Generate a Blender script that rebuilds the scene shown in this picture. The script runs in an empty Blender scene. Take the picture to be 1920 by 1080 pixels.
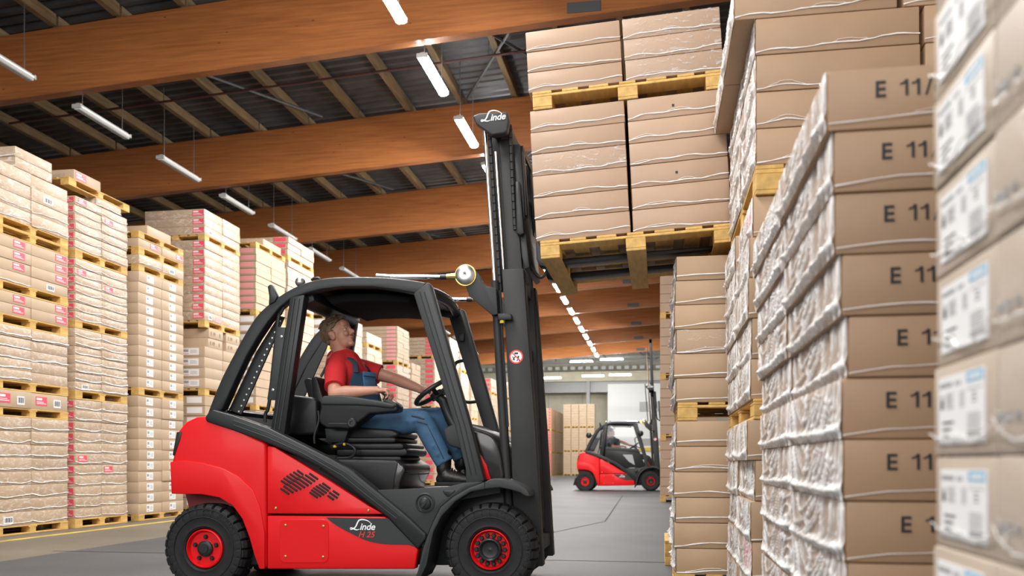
import bpy, bmesh, math, random
from mathutils import Vector, Matrix, noise
random.seed(7)
R = math.radians
SC = bpy.context.scene
COL = SC.collection

# ------------------------------------------------------------------ camera, world, light, exposure
F = 1650.0                      # focal length for a 1920 px wide frame
HC = 0.83                       # camera height
TH = math.atan(276.0 / F)       # camera yaw against the aisle
CT, ST = math.cos(TH), math.sin(TH)
HOR = 867.0                     # horizon row of the frame (vertical shift lens)
cam_d = bpy.data.cameras.new('camera')
cam = bpy.data.objects.new('camera', cam_d)
COL.objects.link(cam)
cam.location = (0, 0, HC)
cam.rotation_euler = (R(90), 0, TH)
cam_d.sensor_width = 36.0
cam_d.lens = F / 1920.0 * 36.0
cam_d.shift_y = (HOR - 540.0) / 1920.0
cam_d.clip_start = 0.05
cam_d.clip_end = 300
cam_d.dof.use_dof = True
cam_d.dof.focus_distance = 6.2
cam_d.dof.aperture_fstop = 2.6
SC.camera = cam

world = bpy.data.worlds.new('world')
SC.world = world
world.use_nodes = True
bg = world.node_tree.nodes['Background']
bg.inputs[0].default_value = (0.93, 0.96, 1.0, 1)
bg.inputs[1].default_value = 0.75
SC.view_settings.view_transform = 'Standard'
SC.view_settings.look = 'None'
SC.view_settings.gamma = 1.0
SC.view_settings.use_curve_mapping = False
SC.view_settings.exposure = 0.0
LAMP_EMIT = 75.0


def area(name, loc, target, sx, sy, power, color=(1, 1, 1)):
    d = bpy.data.lights.new(name, 'AREA')
    d.shape = 'RECTANGLE'
    d.size, d.size_y = sx, sy
    d.energy = power
    d.color = color
    o = bpy.data.objects.new(name, d)
    COL.objects.link(o)
    o.location = loc
    o.rotation_euler = (Vector(target) - Vector(loc)).to_track_quat('-Z', 'Y').to_euler()
    return o


# added soft fills behind the camera, by the lamp rows and in the far hall
area('front_fill', (-2.5, -4.0, 4.6), (-2.6, 8.0, 1.2), 9.0, 4.5, 520, (1.0, 0.985, 0.96))  # unseen soft fill added high behind the camera
area('lamp_row_fill', (-2.2, 8.0, 6.7), (-5.6, 9.5, 1.0), 9.0, 1.2, 600, (1.0, 0.98, 0.95))  # extra panels beside the lit row, added to brighten the left stacks
area('lamp_row_fill', (-2.4, 20.0, 6.7), (-5.2, 21.0, 1.0), 12.0, 1.2, 1250, (1.0, 0.98, 0.95))
area('lamp_row_fill', (-2.4, 36.0, 6.7), (-4.6, 37.0, 0.5), 14.0, 1.2, 2000, (1.0, 0.98, 0.95))
area('lamp_row_fill', (-3.0, 4.0, 6.7), (0.6, 4.6, 1.3), 8.0, 1.2, 700, (1.0, 0.98, 0.95))  # extra panel added to brighten the aisle faces on the right
area('far_hall_fill', (-5.0, 50.5, 5.6), (-5.0, 62.0, 2.0), 12.0, 1.2, 620, (1.0, 0.99, 0.94))  # unseen fill added to brighten the far wall and cartons


# ------------------------------------------------------------------ measuring helpers (photo px -> metres on a world plane)
def ray(u, v):
    r = (u - 960.0) / F
    return (CT * r - ST, ST * r + CT, (HOR - v) / F)


def PY(u, v, Y):
    d = ray(u, v)
    t = Y / d[1]
    return (d[0] * t, HC + d[2] * t)


def YX(u, X):
    d = ray(u, HOR)
    return d[1] * X / d[0]


def ZX(u, v, X):
    d = ray(u, v)
    return HC + d[2] * X / d[0]


# ------------------------------------------------------------------ mesh helpers
def B():
    return bmesh.new()


def box(bm, x0, x1, y0, y1, z0, z1, mat=0, M=None):
    vs = [Vector((x, y, z)) for z in (z0, z1) for y in (y0, y1) for x in (x0, x1)]
    if M is not None:
        vs = [M @ q for q in vs]
    v = [bm.verts.new(q) for q in vs]
    for f in ((0, 2, 3, 1), (4, 5, 7, 6), (0, 1, 5, 4), (2, 6, 7, 3), (0, 4, 6, 2), (1, 3, 7, 5)):
        fa = bm.faces.new([v[i] for i in f])
        fa.material_index = mat


def prism(bm, poly, y0, y1, mat=0, M=None):
    """polygon in x,z extruded along y"""
    a = [Vector((p[0], y0, p[1])) for p in poly]
    b = [Vector((p[0], y1, p[1])) for p in poly]
    if M is not None:
        a = [M @ q for q in a]
        b = [M @ q for q in b]
    a = [bm.verts.new(q) for q in a]
    b = [bm.verts.new(q) for q in b]
    n = len(poly)
    fs = [bm.faces.new(a), bm.faces.new(b[::-1])]
    for i in range(n):
        j = (i + 1) % n
        fs.append(bm.faces.new((a[j], a[i], b[i], b[j])))
    for f in fs:
        f.material_index = mat


def tube(bm, pts, r, n=8, mat=0, closed=False, sq=None):
    """tube along points; r number or list; sq=(w,h) makes an oval section"""
    pts = [Vector(p) for p in pts]
    m = len(pts)
    rr = r if isinstance(r, (list, tuple)) else [r] * m
    rings = []
    up = None
    for i, p in enumerate(pts):
        if closed:
            t = (pts[(i + 1) % m] - pts[i - 1])
        else:
            t = pts[min(i + 1, m - 1)] - pts[max(i - 1, 0)]
        t.normalize()
        if up is None:
            up = Vector((0, 0, 1)) if abs(t.z) < 0.9 else Vector((0, 1, 0))
        s = t.cross(up)
        if s.length < 1e-6:
            s = t.cross(Vector((1, 0, 0)))
        s.normalize()
        up = s.cross(t)
        w, h = sq if sq else (1, 1)
        rings.append([bm.verts.new(p + rr[i] * (w * math.cos(2 * math.pi * k / n) * s + h * math.sin(2 * math.pi * k / n) * up)) for k in range(n)])
    for i in range(m if closed else m - 1):
        a, b = rings[i], rings[(i + 1) % m]
        for k in range(n):
            f = bm.faces.new((a[k], a[(k + 1) % n], b[(k + 1) % n], b[k]))
            f.material_index = mat
            f.smooth = True
    if not closed:
        for ring, rev in ((rings[0], True), (rings[-1], False)):
            f = bm.faces.new(ring[::-1] if rev else ring)
            f.material_index = mat


def lathe(bm, prof, c, n=32, mat=0, mod=None, M=None):
    """profile of (radius, y offset) turned about the y axis through c=(x,y,z)"""
    rings = []
    for k in range(n):
        a = 2 * math.pi * k / n
        ring = []
        for i, (r, y) in enumerate(prof):
            q = r * (mod(k, i) if mod else 1.0)
            p = Vector((c[0] + q * math.cos(a), c[1] + y, c[2] + q * math.sin(a)))
            ring.append(bm.verts.new(M @ p if M is not None else p))
        rings.append(ring)
    for k in range(n):
        a, b = rings[k], rings[(k + 1) % n]
        for i in range(len(prof) - 1):
            f = bm.faces.new((a[i], a[i + 1], b[i + 1], b[i]))
            f.material_index = mat
            f.smooth = True
    for i, rev in ((0, False), (len(prof) - 1, True)):
        if prof[i][0] > 1e-5:
            ring = [rings[k][i] for k in range(n)]
            f = bm.faces.new(ring[::-1] if rev else ring)
            f.material_index = mat


def ell(bm, c, r, M=None, mat=0, seg=16, rings=10):
    ret = bmesh.ops.create_uvsphere(bm, u_segments=seg, v_segments=rings, radius=1.0)
    for v in ret['verts']:
        p = Vector((v.co.x * r[0], v.co.y * r[1], v.co.z * r[2])) + Vector(c)
        v.co = M @ p if M is not None else p
    for f in {f for v in ret['verts'] for f in v.link_faces}:
        f.material_index = mat
        f.smooth = True


def mesh_of(name, bm, mats, bevel=0.0, seg=2, smooth=30, recalc=True):
    if recalc:
        bmesh.ops.recalc_face_normals(bm, faces=bm.faces[:])
    if bevel:
        es = [e for e in bm.edges if e.is_manifold and e.calc_face_angle(0) > R(32)]
        bmesh.ops.bevel(bm, geom=es, offset=bevel, segments=seg, affect='EDGES', clamp_overlap=True, profile=0.5)
    me = bpy.data.meshes.new(name)
    bm.to_mesh(me)
    bm.free()
    for m in (mats if isinstance(mats, (list, tuple)) else [mats]):
        me.materials.append(m)
    if smooth:
        me.polygons.foreach_set('use_smooth', [True] * len(me.polygons))
        me.set_sharp_from_angle(angle=R(smooth))
    return me


def put(name, me, parent=None, loc=(0, 0, 0), rot=None):
    o = bpy.data.objects.new(name, me)
    COL.objects.link(o)
    o.location = loc
    if rot is not None:
        o.rotation_euler = rot
    if parent is not None:
        o.parent = parent
    return o


def mk(name, bm, mats, parent=None, loc=(0, 0, 0), rot=None, **kw):
    return put(name, mesh_of(name, bm, mats, **kw), parent, loc, rot)


def thing(name, label, cat, loc=(0, 0, 0), rot=(0, 0, 0), group=None):
    o = bpy.data.objects.new(name, None)
    COL.objects.link(o)
    o.empty_display_size = 0.1
    o.location = loc
    o.rotation_euler = rot
    return tag(o, label, cat, group)


def tag(o, label=None, cat=None, group=None, kind=None):
    if label:
        o['label'] = label
    if cat:
        o['category'] = cat
    if group:
        o['group'] = group
    if kind:
        o['kind'] = kind
    return o


def copy_tree(o, parent=None):
    c = o.copy()
    COL.objects.link(c)
    c.parent = parent
    for ch in list(o.children):
        copy_tree(ch, c)
    return c


# ------------------------------------------------------------------ materials
def mat(name, col, rough=0.5, metal=0.0, coat=0.0, var=0.0, vscale=8.0, bump=0.0, bscale=60.0, emit=None, spec=0.5, stretch=None, objvar=0.0, coatr=0.1):
    m = bpy.data.materials.new(name)
    m.use_nodes = True
    nt = m.node_tree
    bs = nt.nodes['Principled BSDF']
    bs.inputs['Base Color'].default_value = (*col, 1)
    bs.inputs['Roughness'].default_value = rough
    bs.inputs['Metallic'].default_value = metal
    bs.inputs['Coat Weight'].default_value = coat
    bs.inputs['Coat Roughness'].default_value = coatr
    bs.inputs['Specular IOR Level'].default_value = spec
    tc = nt.nodes.new('ShaderNodeTexCoord')
    vec = tc.outputs['Object']
    if stretch:
        mp = nt.nodes.new('ShaderNodeMapping')
        mp.inputs['Scale'].default_value = stretch
        nt.links.new(vec, mp.inputs['Vector'])
        vec = mp.outputs['Vector']
    colsock = None
    if var:
        n = nt.nodes.new('ShaderNodeTexNoise')
        n.inputs['Scale'].default_value = vscale
        n.inputs['Detail'].default_value = 5
        nt.links.new(vec, n.inputs['Vector'])
        rp = nt.nodes.new('ShaderNodeValToRGB')
        rp.color_ramp.elements[0].position = 0.3
        rp.color_ramp.elements[1].position = 0.7
        rp.color_ramp.elements[0].color = (*[c * (1 - var) for c in col], 1)
        rp.color_ramp.elements[1].color = (*[min(1, c * (1 + var)) for c in col], 1)
        nt.links.new(n.outputs['Fac'], rp.inputs['Fac'])
        colsock = rp.outputs['Color']
    if objvar:
        oi = nt.nodes.new('ShaderNodeObjectInfo')
        mr = nt.nodes.new('ShaderNodeMapRange')
        mr.inputs['To Min'].default_value = 1 - objvar
        mr.inputs['To Max'].default_value = 1 + objvar
        nt.links.new(oi.outputs['Random'], mr.inputs['Value'])
        hs = nt.nodes.new('ShaderNodeHueSaturation')
        if colsock:
            nt.links.new(colsock, hs.inputs['Color'])
        else:
            hs.inputs['Color'].default_value = (*col, 1)
        nt.links.new(mr.outputs['Result'], hs.inputs['Value'])
        colsock = hs.outputs['Color']
    if colsock:
        nt.links.new(colsock, bs.inputs['Base Color'])
    if bump:
        n2 = nt.nodes.new('ShaderNodeTexNoise')
        n2.inputs['Scale'].default_value = bscale
        n2.inputs['Detail'].default_value = 3
        nt.links.new(vec, n2.inputs['Vector'])
        bp = nt.nodes.new('ShaderNodeBump')
        bp.inputs['Strength'].default_value = bump
        bp.inputs['Distance'].default_value = 0.01
        nt.links.new(n2.outputs['Fac'], bp.inputs['Height'])
        nt.links.new(bp.outputs['Normal'], bs.inputs['Normal'])
    if emit:
        bs.inputs['Emission Color'].default_value = (*emit[0], 1)
        bs.inputs['Emission Strength'].default_value = emit[1]
    return m


def film_mat(name, clear=0.5, col=(0.9, 0.89, 0.88), bump=0.7, scale=26.0, stretch=(1, 1, 1), ramp=(0.40, 0.66), fac=None, folds=False):
    """crinkled stretch film: part clear, part milky and glossy where it folds"""
    m = bpy.data.materials.new(name)
    m.use_nodes = True
    nt = m.node_tree
    bs = nt.nodes['Principled BSDF']
    out = nt.nodes['Material Output']
    bs.inputs['Base Color'].default_value = (*col, 1)
    bs.inputs['Roughness'].default_value = 0.16
    bs.inputs['Specular IOR Level'].default_value = 0.9
    tc = nt.nodes.new('ShaderNodeTexCoord')
    mp = nt.nodes.new('ShaderNodeMapping')
    mp.inputs['Scale'].default_value = stretch
    nt.links.new(tc.outputs['Object'], mp.inputs['Vector'])
    n = nt.nodes.new('ShaderNodeTexNoise')
    n.inputs['Scale'].default_value = scale
    n.inputs['Detail'].default_value = 4
    n.inputs['Distortion'].default_value = 1.6
    nt.links.new(mp.outputs['Vector'], n.inputs['Vector'])
    bp = nt.nodes.new('ShaderNodeBump')
    bp.inputs['Strength'].default_value = bump
    bp.inputs['Distance'].default_value = 0.02
    nt.links.new(n.outputs['Fac'], bp.inputs['Height'])
    nt.links.new(bp.outputs['Normal'], bs.inputs['Normal'])
    n2 = nt.nodes.new('ShaderNodeTexNoise')
    n2.inputs['Scale'].default_value = scale * 0.45
    n2.inputs['Detail'].default_value = 6
    n2.inputs['Distortion'].default_value = 2.2
    nt.links.new(mp.outputs['Vector'], n2.inputs['Vector'])
    rp = nt.nodes.new('ShaderNodeValToRGB')
    rp.color_ramp.elements[0].position = ramp[0]
    rp.color_ramp.elements[1].position = ramp[1]
    a, b = fac or (1 - clear * 1.25, 1 - clear * 0.35)
    rp.color_ramp.elements[0].color = (a, a, a, 1)
    rp.color_ramp.elements[1].color = (b, b, b, 1)
    nt.links.new(n2.outputs['Fac'], rp.inputs['Fac'])
    tr = nt.nodes.new('ShaderNodeBsdfTransparent')
    mx = nt.nodes.new('ShaderNodeMixShader')
    if folds:
        at = nt.nodes.new('ShaderNodeAttribute')
        at.attribute_name = 'milk'
        ad = nt.nodes.new('ShaderNodeMath')
        ad.operation = 'MULTIPLY_ADD'
        ad.inputs[1].default_value = 0.30
        nt.links.new(rp.outputs['Color'], ad.inputs[0])
        nt.links.new(at.outputs['Fac'], ad.inputs[2])
        ad.use_clamp = True
        nt.links.new(ad.outputs[0], mx.inputs['Fac'])
    else:
        nt.links.new(rp.outputs['Color'], mx.inputs['Fac'])
    nt.links.new(tr.outputs['BSDF'], mx.inputs[1])
    nt.links.new(bs.outputs['BSDF'], mx.inputs[2])
    nt.links.new(mx.outputs['Shader'], out.inputs['Surface'])
    return m


def carton_wrapped(name, col, amount=0.5):
    """cardboard under tight film: milky glossy folds over the brown board"""
    m = mat(name, col, rough=0.55, coat=0.5, var=0.06, vscale=6, objvar=0.07, coatr=0.18)
    nt = m.node_tree
    bs = nt.nodes['Principled BSDF']
    src = bs.inputs['Base Color'].links[0].from_socket
    tc = nt.nodes.new('ShaderNodeTexCoord')
    oi = nt.nodes.new('ShaderNodeObjectInfo')
    va = nt.nodes.new('ShaderNodeVectorMath')
    va.operation = 'ADD'
    ml = nt.nodes.new('ShaderNodeMath')
    ml.operation = 'MULTIPLY'
    ml.inputs[1].default_value = 40
    nt.links.new(oi.outputs['Random'], ml.inputs[0])
    nt.links.new(tc.outputs['Object'], va.inputs[0])
    nt.links.new(ml.outputs[0], va.inputs[1])
    mp = nt.nodes.new('ShaderNodeMapping')
    mp.inputs['Scale'].default_value = (1, 1, 2.6)
    nt.links.new(va.outputs[0], mp.inputs['Vector'])
    n = nt.nodes.new('ShaderNodeTexNoise')
    n.inputs['Scale'].default_value = 5.5
    n.inputs['Detail'].default_value = 8
    n.inputs['Roughness'].default_value = 0.68
    n.inputs['Distortion'].default_value = 2.5
    nt.links.new(mp.outputs['Vector'], n.inputs['Vector'])
    rp = nt.nodes.new('ShaderNodeValToRGB')
    rp.color_ramp.elements[0].position = 0.50
    rp.color_ramp.elements[1].position = 0.72
    rp.color_ramp.elements[0].color = (0, 0, 0, 1)
    rp.color_ramp.elements[1].color = (amount,) * 3 + (1,)
    nt.links.new(n.outputs['Fac'], rp.inputs['Fac'])
    mx = nt.nodes.new('ShaderNodeMix')
    mx.data_type = 'RGBA'
    nt.links.new(rp.outputs['Color'], mx.inputs[0])
    nt.links.new(src, mx.inputs[6])
    mx.inputs[7].default_value = (0.86, 0.85, 0.84, 1)
    nt.links.new(mx.outputs[2], bs.inputs['Base Color'])
    bp = nt.nodes.new('ShaderNodeBump')
    bp.inputs['Strength'].default_value = 0.35
    bp.inputs['Distance'].default_value = 0.015
    nt.links.new(n.outputs['Fac'], bp.inputs['Height'])
    nt.links.new(bp.outputs['Normal'], bs.inputs['Coat Normal'])
    return m


def wood_beam_mat():
    m = mat('glulam', (0.36, 0.13, 0.035), rough=0.45, coat=0.15, var=0.0)
    nt = m.node_tree
    bs = nt.nodes['Principled BSDF']
    tc = nt.nodes.new('ShaderNodeTexCoord')
    mp = nt.nodes.new('ShaderNodeMapping')
    mp.inputs['Scale'].default_value = (0.35, 1, 9)
    nt.links.new(tc.outputs['Object'], mp.inputs['Vector'])
    n = nt.nodes.new('ShaderNodeTexNoise')
    n.inputs['Scale'].default_value = 2.5
    n.inputs['Detail'].default_value = 6
    n.inputs['Roughness'].default_value = 0.65
    nt.links.new(mp.outputs['Vector'], n.inputs['Vector'])
    rp = nt.nodes.new('ShaderNodeValToRGB')
    e = rp.color_ramp.elements
    e[0].position, e[0].color = 0.25, (0.24, 0.078, 0.022, 1)
    e[1].position, e[1].color = 0.75, (0.52, 0.185, 0.052, 1)
    nt.links.new(n.outputs['Fac'], rp.inputs['Fac'])
    # small knots
    vo = nt.nodes.new('ShaderNodeTexVoronoi')
    vo.inputs['Scale'].default_value = 2.2
    mp2 = nt.nodes.new('ShaderNodeMapping')
    mp2.inputs['Scale'].default_value = (1.0, 1.0, 2.2)
    nt.links.new(tc.outputs['Object'], mp2.inputs['Vector'])
    nt.links.new(mp2.outputs['Vector'], vo.inputs['Vector'])
    r2 = nt.nodes.new('ShaderNodeValToRGB')
    r2.color_ramp.elements[0].position, r2.color_ramp.elements[0].color = 0.03, (0.35, 0.35, 0.35, 1)
    r2.color_ramp.elements[1].position, r2.color_ramp.elements[1].color = 0.07, (1, 1, 1, 1)
    nt.links.new(vo.outputs['Distance'], r2.inputs['Fac'])
    mx = nt.nodes.new('ShaderNodeMix')
    mx.data_type = 'RGBA'
    mx.blend_type = 'MULTIPLY'
    mx.inputs[0].default_value = 1.0
    nt.links.new(rp.outputs['Color'], mx.inputs[6])
    nt.links.new(r2.outputs['Color'], mx.inputs[7])
    nt.links.new(mx.outputs[2], bs.inputs['Base Color'])
    return m


M = {}
M['card'] = mat('cardboard', (0.41, 0.268, 0.155), rough=0.62, var=0.05, vscale=5, objvar=0.06, bump=0.05, bscale=90, coat=0.12, coatr=0.3)
M['card_dark'] = mat('cardboard_brown', (0.37, 0.232, 0.135), rough=0.6, var=0.05, vscale=5, objvar=0.05, bump=0.05, bscale=90, coat=0.12, coatr=0.3)
M['card_pink'] = mat('cardboard_rosy', (0.43, 0.285, 0.188), rough=0.62, var=0.04, vscale=5, objvar=0.04, bump=0.04, bscale=90, coat=0.15, coatr=0.25)
M['card_grey'] = mat('cardboard_pale', (0.50, 0.41, 0.325), rough=0.5, var=0.05, vscale=5, objvar=0.04, coat=0.25, coatr=0.3)
M['card_light'] = mat('cardboard_light', (0.46, 0.335, 0.225), rough=0.62, var=0.05, vscale=5, objvar=0.07, coat=0.12, coatr=0.3)
M['card_wrap'] = carton_wrapped('cardboard_under_film', (0.44, 0.315, 0.21), 0.6)
M['film'] = film_mat('stretch_film', 0.62, bump=0.35, scale=16, col=(0.92, 0.91, 0.90), folds=True)
M['film_thin'] = film_mat('stretch_film_thin', 0.79, scale=30, col=(.85, .83, .81), ramp=(0.56, 0.80), fac=(0.05, 0.75), stretch=(1, 1, 2.2))
M['strand'] = mat('film_fold', (0.83, 0.81, 0.79), rough=0.25, coat=0.5)
M['pal'] = mat('pallet_wood', (0.60, 0.37, 0.11), rough=0.65, var=0.18, vscale=5, stretch=(6, 1, 6), objvar=0.12)
M['pal_red'] = mat('pallet_wood_stained', (0.55, 0.16, 0.07), rough=0.65, var=0.15, vscale=5)
M['pink'] = mat('label_red', (0.78, 0.09, 0.13), rough=0.45, var=0.1, vscale=40)
M['pale_pink'] = mat('label_pale_red', (0.80, 0.32, 0.34), rough=0.45)
M['white'] = mat('label_white', (0.82, 0.82, 0.82), rough=0.45)
M['ink'] = mat('print_black', (0.025, 0.028, 0.03), rough=0.6)
M['greyink'] = mat('print_grey', (0.33, 0.33, 0.34), rough=0.6)
M['blue'] = mat('print_blue', (0.25, 0.50, 0.68), rough=0.5)
M['red'] = mat('truck_red', (0.70, 0.007, 0.010), rough=0.38, spec=0.22, coat=0.14, coatr=0.12, bump=0.03, bscale=260)
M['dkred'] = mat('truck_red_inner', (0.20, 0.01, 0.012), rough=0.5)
M['blk'] = mat('truck_black', (0.016, 0.017, 0.018), rough=0.4, spec=0.35, coat=0.05, coatr=0.25, bump=0.05, bscale=300)
M['gry'] = mat('truck_charcoal', (0.036, 0.038, 0.039), rough=0.5, spec=0.3, bump=0.08, bscale=300)
M['mast'] = mat('mast_steel', (0.028, 0.028, 0.028), rough=0.5, metal=0.0, spec=0.3, var=0.2, vscale=3)
M['rub'] = mat('rubber', (0.014, 0.014, 0.015), rough=0.62, spec=0.3, var=0.15, vscale=30, bump=0.1, bscale=80)
M['seat'] = mat('seat_vinyl', (0.011, 0.011, 0.012), rough=0.42, spec=0.35, bump=0.1, bscale=200)
M['chrome'] = mat('chrome', (0.75, 0.75, 0.76), rough=0.12, metal=1.0)
M['steel'] = mat('brushed_steel', (0.52, 0.52, 0.50), rough=0.35, metal=1.0)
M['brass'] = mat('brass_fitting', (0.62, 0.43, 0.13), rough=0.3, metal=0.9)
M['yellow'] = mat('yellow_plastic', (0.75, 0.52, 0.03), rough=0.4)
M['logo'] = mat('logo_white', (0.86, 0.86, 0.86), rough=0.4)
M['logored'] = mat('lettering_red', (0.72, 0.03, 0.02), rough=0.4)
M['hole'] = mat('slot_black', (0.008, 0.008, 0.008), rough=0.8)
M['gloss'] = mat('gloss_black_panel', (0.018, 0.016, 0.014), rough=0.15, coat=0.25)
M['skin'] = mat('skin', (0.56, 0.27, 0.18), rough=0.48, var=0.1, vscale=14, bump=0.03, bscale=200)
M['lining'] = mat('roof_lining', (0.010, 0.010, 0.010), rough=0.9, spec=0.1)
M['hair'] = mat('hair', (0.20, 0.135, 0.075), rough=0.55, var=0.45, vscale=40, bump=0.7, bscale=120, stretch=(1, 1, 0.35))
M['shirt'] = mat('red_cotton', (0.60, 0.018, 0.022), rough=0.85, var=0.1, vscale=10, bump=0.15, bscale=30)
M['denim'] = mat('blue_workwear', (0.055, 0.13, 0.235), rough=0.85, var=0.16, vscale=12, bump=0.25, bscale=25)
M['strap'] = mat('dark_strap', (0.03, 0.035, 0.06), rough=0.7)
M['leather'] = mat('black_leather', (0.014, 0.013, 0.012), rough=0.35, bump=0.15, bscale=70)
M['eye'] = mat('eye_white', (0.72, 0.68, 0.64), rough=0.2)
M['iris'] = mat('iris', (0.05, 0.07, 0.09), rough=0.15)
M['lip'] = mat('lips', (0.42, 0.16, 0.13), rough=0.5)
M['brow'] = mat('eyebrow', (0.23, 0.13, 0.06), rough=0.8)
M['grey_cloth'] = mat('grey_cotton', (0.07, 0.075, 0.085), rough=0.85)
M['beam'] = wood_beam_mat()
M['purlin'] = mat('purlin_wood', (0.20, 0.135, 0.066), rough=0.7, var=0.3, vscale=4, stretch=(5, 0.5, 5), objvar=0.15)
M['deck'] = mat('roof_sheet', (0.10, 0.102, 0.108), rough=0.42, metal=0.4, var=0.35, vscale=1.5)
M['pipe'] = mat('conduit_red', (0.10, 0.035, 0.035), rough=0.5)
M['galv'] = mat('galvanised', (0.20, 0.20, 0.20), rough=0.45, metal=0.6)
M['dksteel'] = mat('dark_steelwork', (0.10, 0.105, 0.11), rough=0.55, metal=0.3)
M['housing'] = mat('lamp_housing', (0.50, 0.50, 0.48), rough=0.4)
M['diff_off'] = mat('lamp_cover_clear', (0.72, 0.72, 0.70), rough=0.2, coat=0.5)
M['tube'] = mat('lamp_lit', (1, 1, 1), rough=0.5, emit=((1.0, 0.985, 0.95), LAMP_EMIT))
M['cream'] = mat('cream_wall', (0.62, 0.58, 0.46), rough=0.8, var=0.10, vscale=1.2)
M['gate'] = mat('gate_white', (0.82, 0.84, 0.84), rough=0.5)
M['louvre'] = mat('gate_grey', (0.34, 0.35, 0.36), rough=0.5)
M['hallwall'] = mat('hall_wall', (0.28, 0.27, 0.26), rough=0.8, var=0.15, vscale=0.8)
M['yline'] = mat('yellow_paint', (0.60, 0.42, 0.06), rough=0.6, var=0.3, vscale=3)


def floor_mat(name, col, var, rough):
    m = mat(name, col, rough=rough, var=var, vscale=0.9, bump=0.12, bscale=22)
    nt = m.node_tree
    bs = nt.nodes['Principled BSDF']
    src = bs.inputs['Base Color'].links[0].from_socket
    tc = nt.nodes.new('ShaderNodeTexCoord')
    n = nt.nodes.new('ShaderNodeTexNoise')
    n.inputs['Scale'].default_value = 45
    n.inputs['Detail'].default_value = 8
    nt.links.new(tc.outputs['Object'], n.inputs['Vector'])
    rp = nt.nodes.new('ShaderNodeValToRGB')
    rp.color_ramp.elements[0].position, rp.color_ramp.elements[0].color = 0.3, (0.8, 0.8, 0.8, 1)
    rp.color_ramp.elements[1].position, rp.color_ramp.elements[1].color = 0.7, (1.15, 1.15, 1.15, 1)
    nt.links.new(n.outputs['Fac'], rp.inputs['Fac'])
    mx = nt.nodes.new('ShaderNodeMix')
    mx.data_type = 'RGBA'
    mx.blend_type = 'MULTIPLY'
    mx.inputs[0].default_value = 1.0
    nt.links.new(src, mx.inputs[6])
    nt.links.new(rp.outputs['Color'], mx.inputs[7])
    nt.links.new(mx.outputs[2], bs.inputs['Base Color'])
    return m


M['floor'] = floor_mat('asphalt_floor', (0.054, 0.056, 0.060), 0.22, 0.58)
M['floor_tan'] = floor_mat('dusty_floor', (0.135, 0.113, 0.082), 0.2, 0.55)

# ================================================================== THE HALL
SLOPE = 0.062


def beam_z(x):
    return HC + 6.45 + SLOPE * (x + 3.67)


XL, XR = -19.0, 7.0
YB, YE = -5.0, 54.0

# floor
bm = B()
box(bm, -5.44, XR, YB, 66, -0.2, 0.0, 0)
box(bm, XL, -5.44, YB, 66, -0.2, 0.0, 1)
floor = tag(mk('floor', bm, [M['floor'], M['floor_tan']], smooth=0), kind='structure')
bm = B()
box(bm, -6.86, -6.77, -2, 50, 0.0, 0.003)
tag(mk('floor_marking', bm, M['yline'], floor, smooth=0), 'worn yellow paint line along the pallets')
for k, (pts) in enumerate([[(-5.6, 7.42), (XR, 7.40)], [(-5.4, 16.2), (XR, 16.1)], [(-1.9, 7.6), (-0.75, 12.4), (-0.9, 22.0)], [(-5.4, 27.4), (XR, 27.5)]]):
    bm = B()
    for a, b in zip(pts, pts[1:]):
        d = (Vector((*b, 0)) - Vector((*a, 0)))
        n = Vector((-d.y, d.x, 0)).normalized() * 0.011
        v = [bm.verts.new(Vector((*p, 0.0015)) + s * n) for p, s in ((a, -1), (b, -1), (b, 1), (a, 1))]
        bm.faces.new(v)
    mk('slab_joint', bm, M['hole'], floor, smooth=0)
bm = B()
box(bm, -0.05, 0.16, 5.86, 6.12, 0.0, 0.006)
for k in range(4):
    box(bm, -0.02 + k * 0.045, 0.005 + k * 0.045, 5.90, 6.08, 0.006, 0.010)
mk('manhole_cover', bm, M['galv'], floor, smooth=0)

# roof sheet: trapezoidal ribs running across the hall
bm = B()
per = 0.25
prof = []
y = YB
while y < YE:
    prof += [(y, 0.0), (y + 0.09, 0.0), (y + 0.125, 0.06), (y + 0.215, 0.06)]
    y += per
x0, x1 = XL, XR
za, zb = beam_z(x0) + 1.08 + 0.20, beam_z(x1) + 1.08 + 0.20
ra = [bm.verts.new((x0, p[0], za + p[1])) for p in prof]
rb = [bm.verts.new((x1, p[0], zb + p[1])) for p in prof]
for i in range(len(prof) - 1):
    bm.faces.new((ra[i], ra[i + 1], rb[i + 1], rb[i]))
ra2 = [bm.verts.new((x0, yy, za + 0.14)) for yy in (YB, YE)]
rb2 = [bm.verts.new((x1, yy, zb + 0.14)) for yy in (YB, YE)]
bm.faces.new((ra2[0], ra2[1], rb2[1], rb2[0]))
ceiling = tag(mk('ceiling', bm, M['deck'], smooth=0), 'dark ribbed metal roof sheet above the timber beams', kind='structure')

# glulam beams
beam_me = None
for i in range(-2, 9):
    yb = 13.02 + 5.0 * i
    bm = B()
    poly = [(XL, beam_z(XL)), (XR, beam_z(XR)), (XR, beam_z(XR) + 1.08), (XL, beam_z(XL) + 1.08)]
    prism(bm, poly, 0, 0.2)
    if beam_me is None:
        beam_me = mesh_of('roof_beam', bm, M['beam'], bevel=0.01, seg=1)
    else:
        bm.free()
    put('roof_beam', beam_me, ceiling, (0, yb, 0))
    # steel splice plate
bm = B()
box(bm, -0.25, 0.25, -0.012, 0.0, 0, 0.16)
splice = mesh_of('splice_plate', bm, M['dksteel'], bevel=0.004, seg=1)
for i in range(0, 9):
    put('splice_plate', splice, ceiling, (-1.1, 13.02 + 5 * i, beam_z(-1.1) + 0.05))

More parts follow.
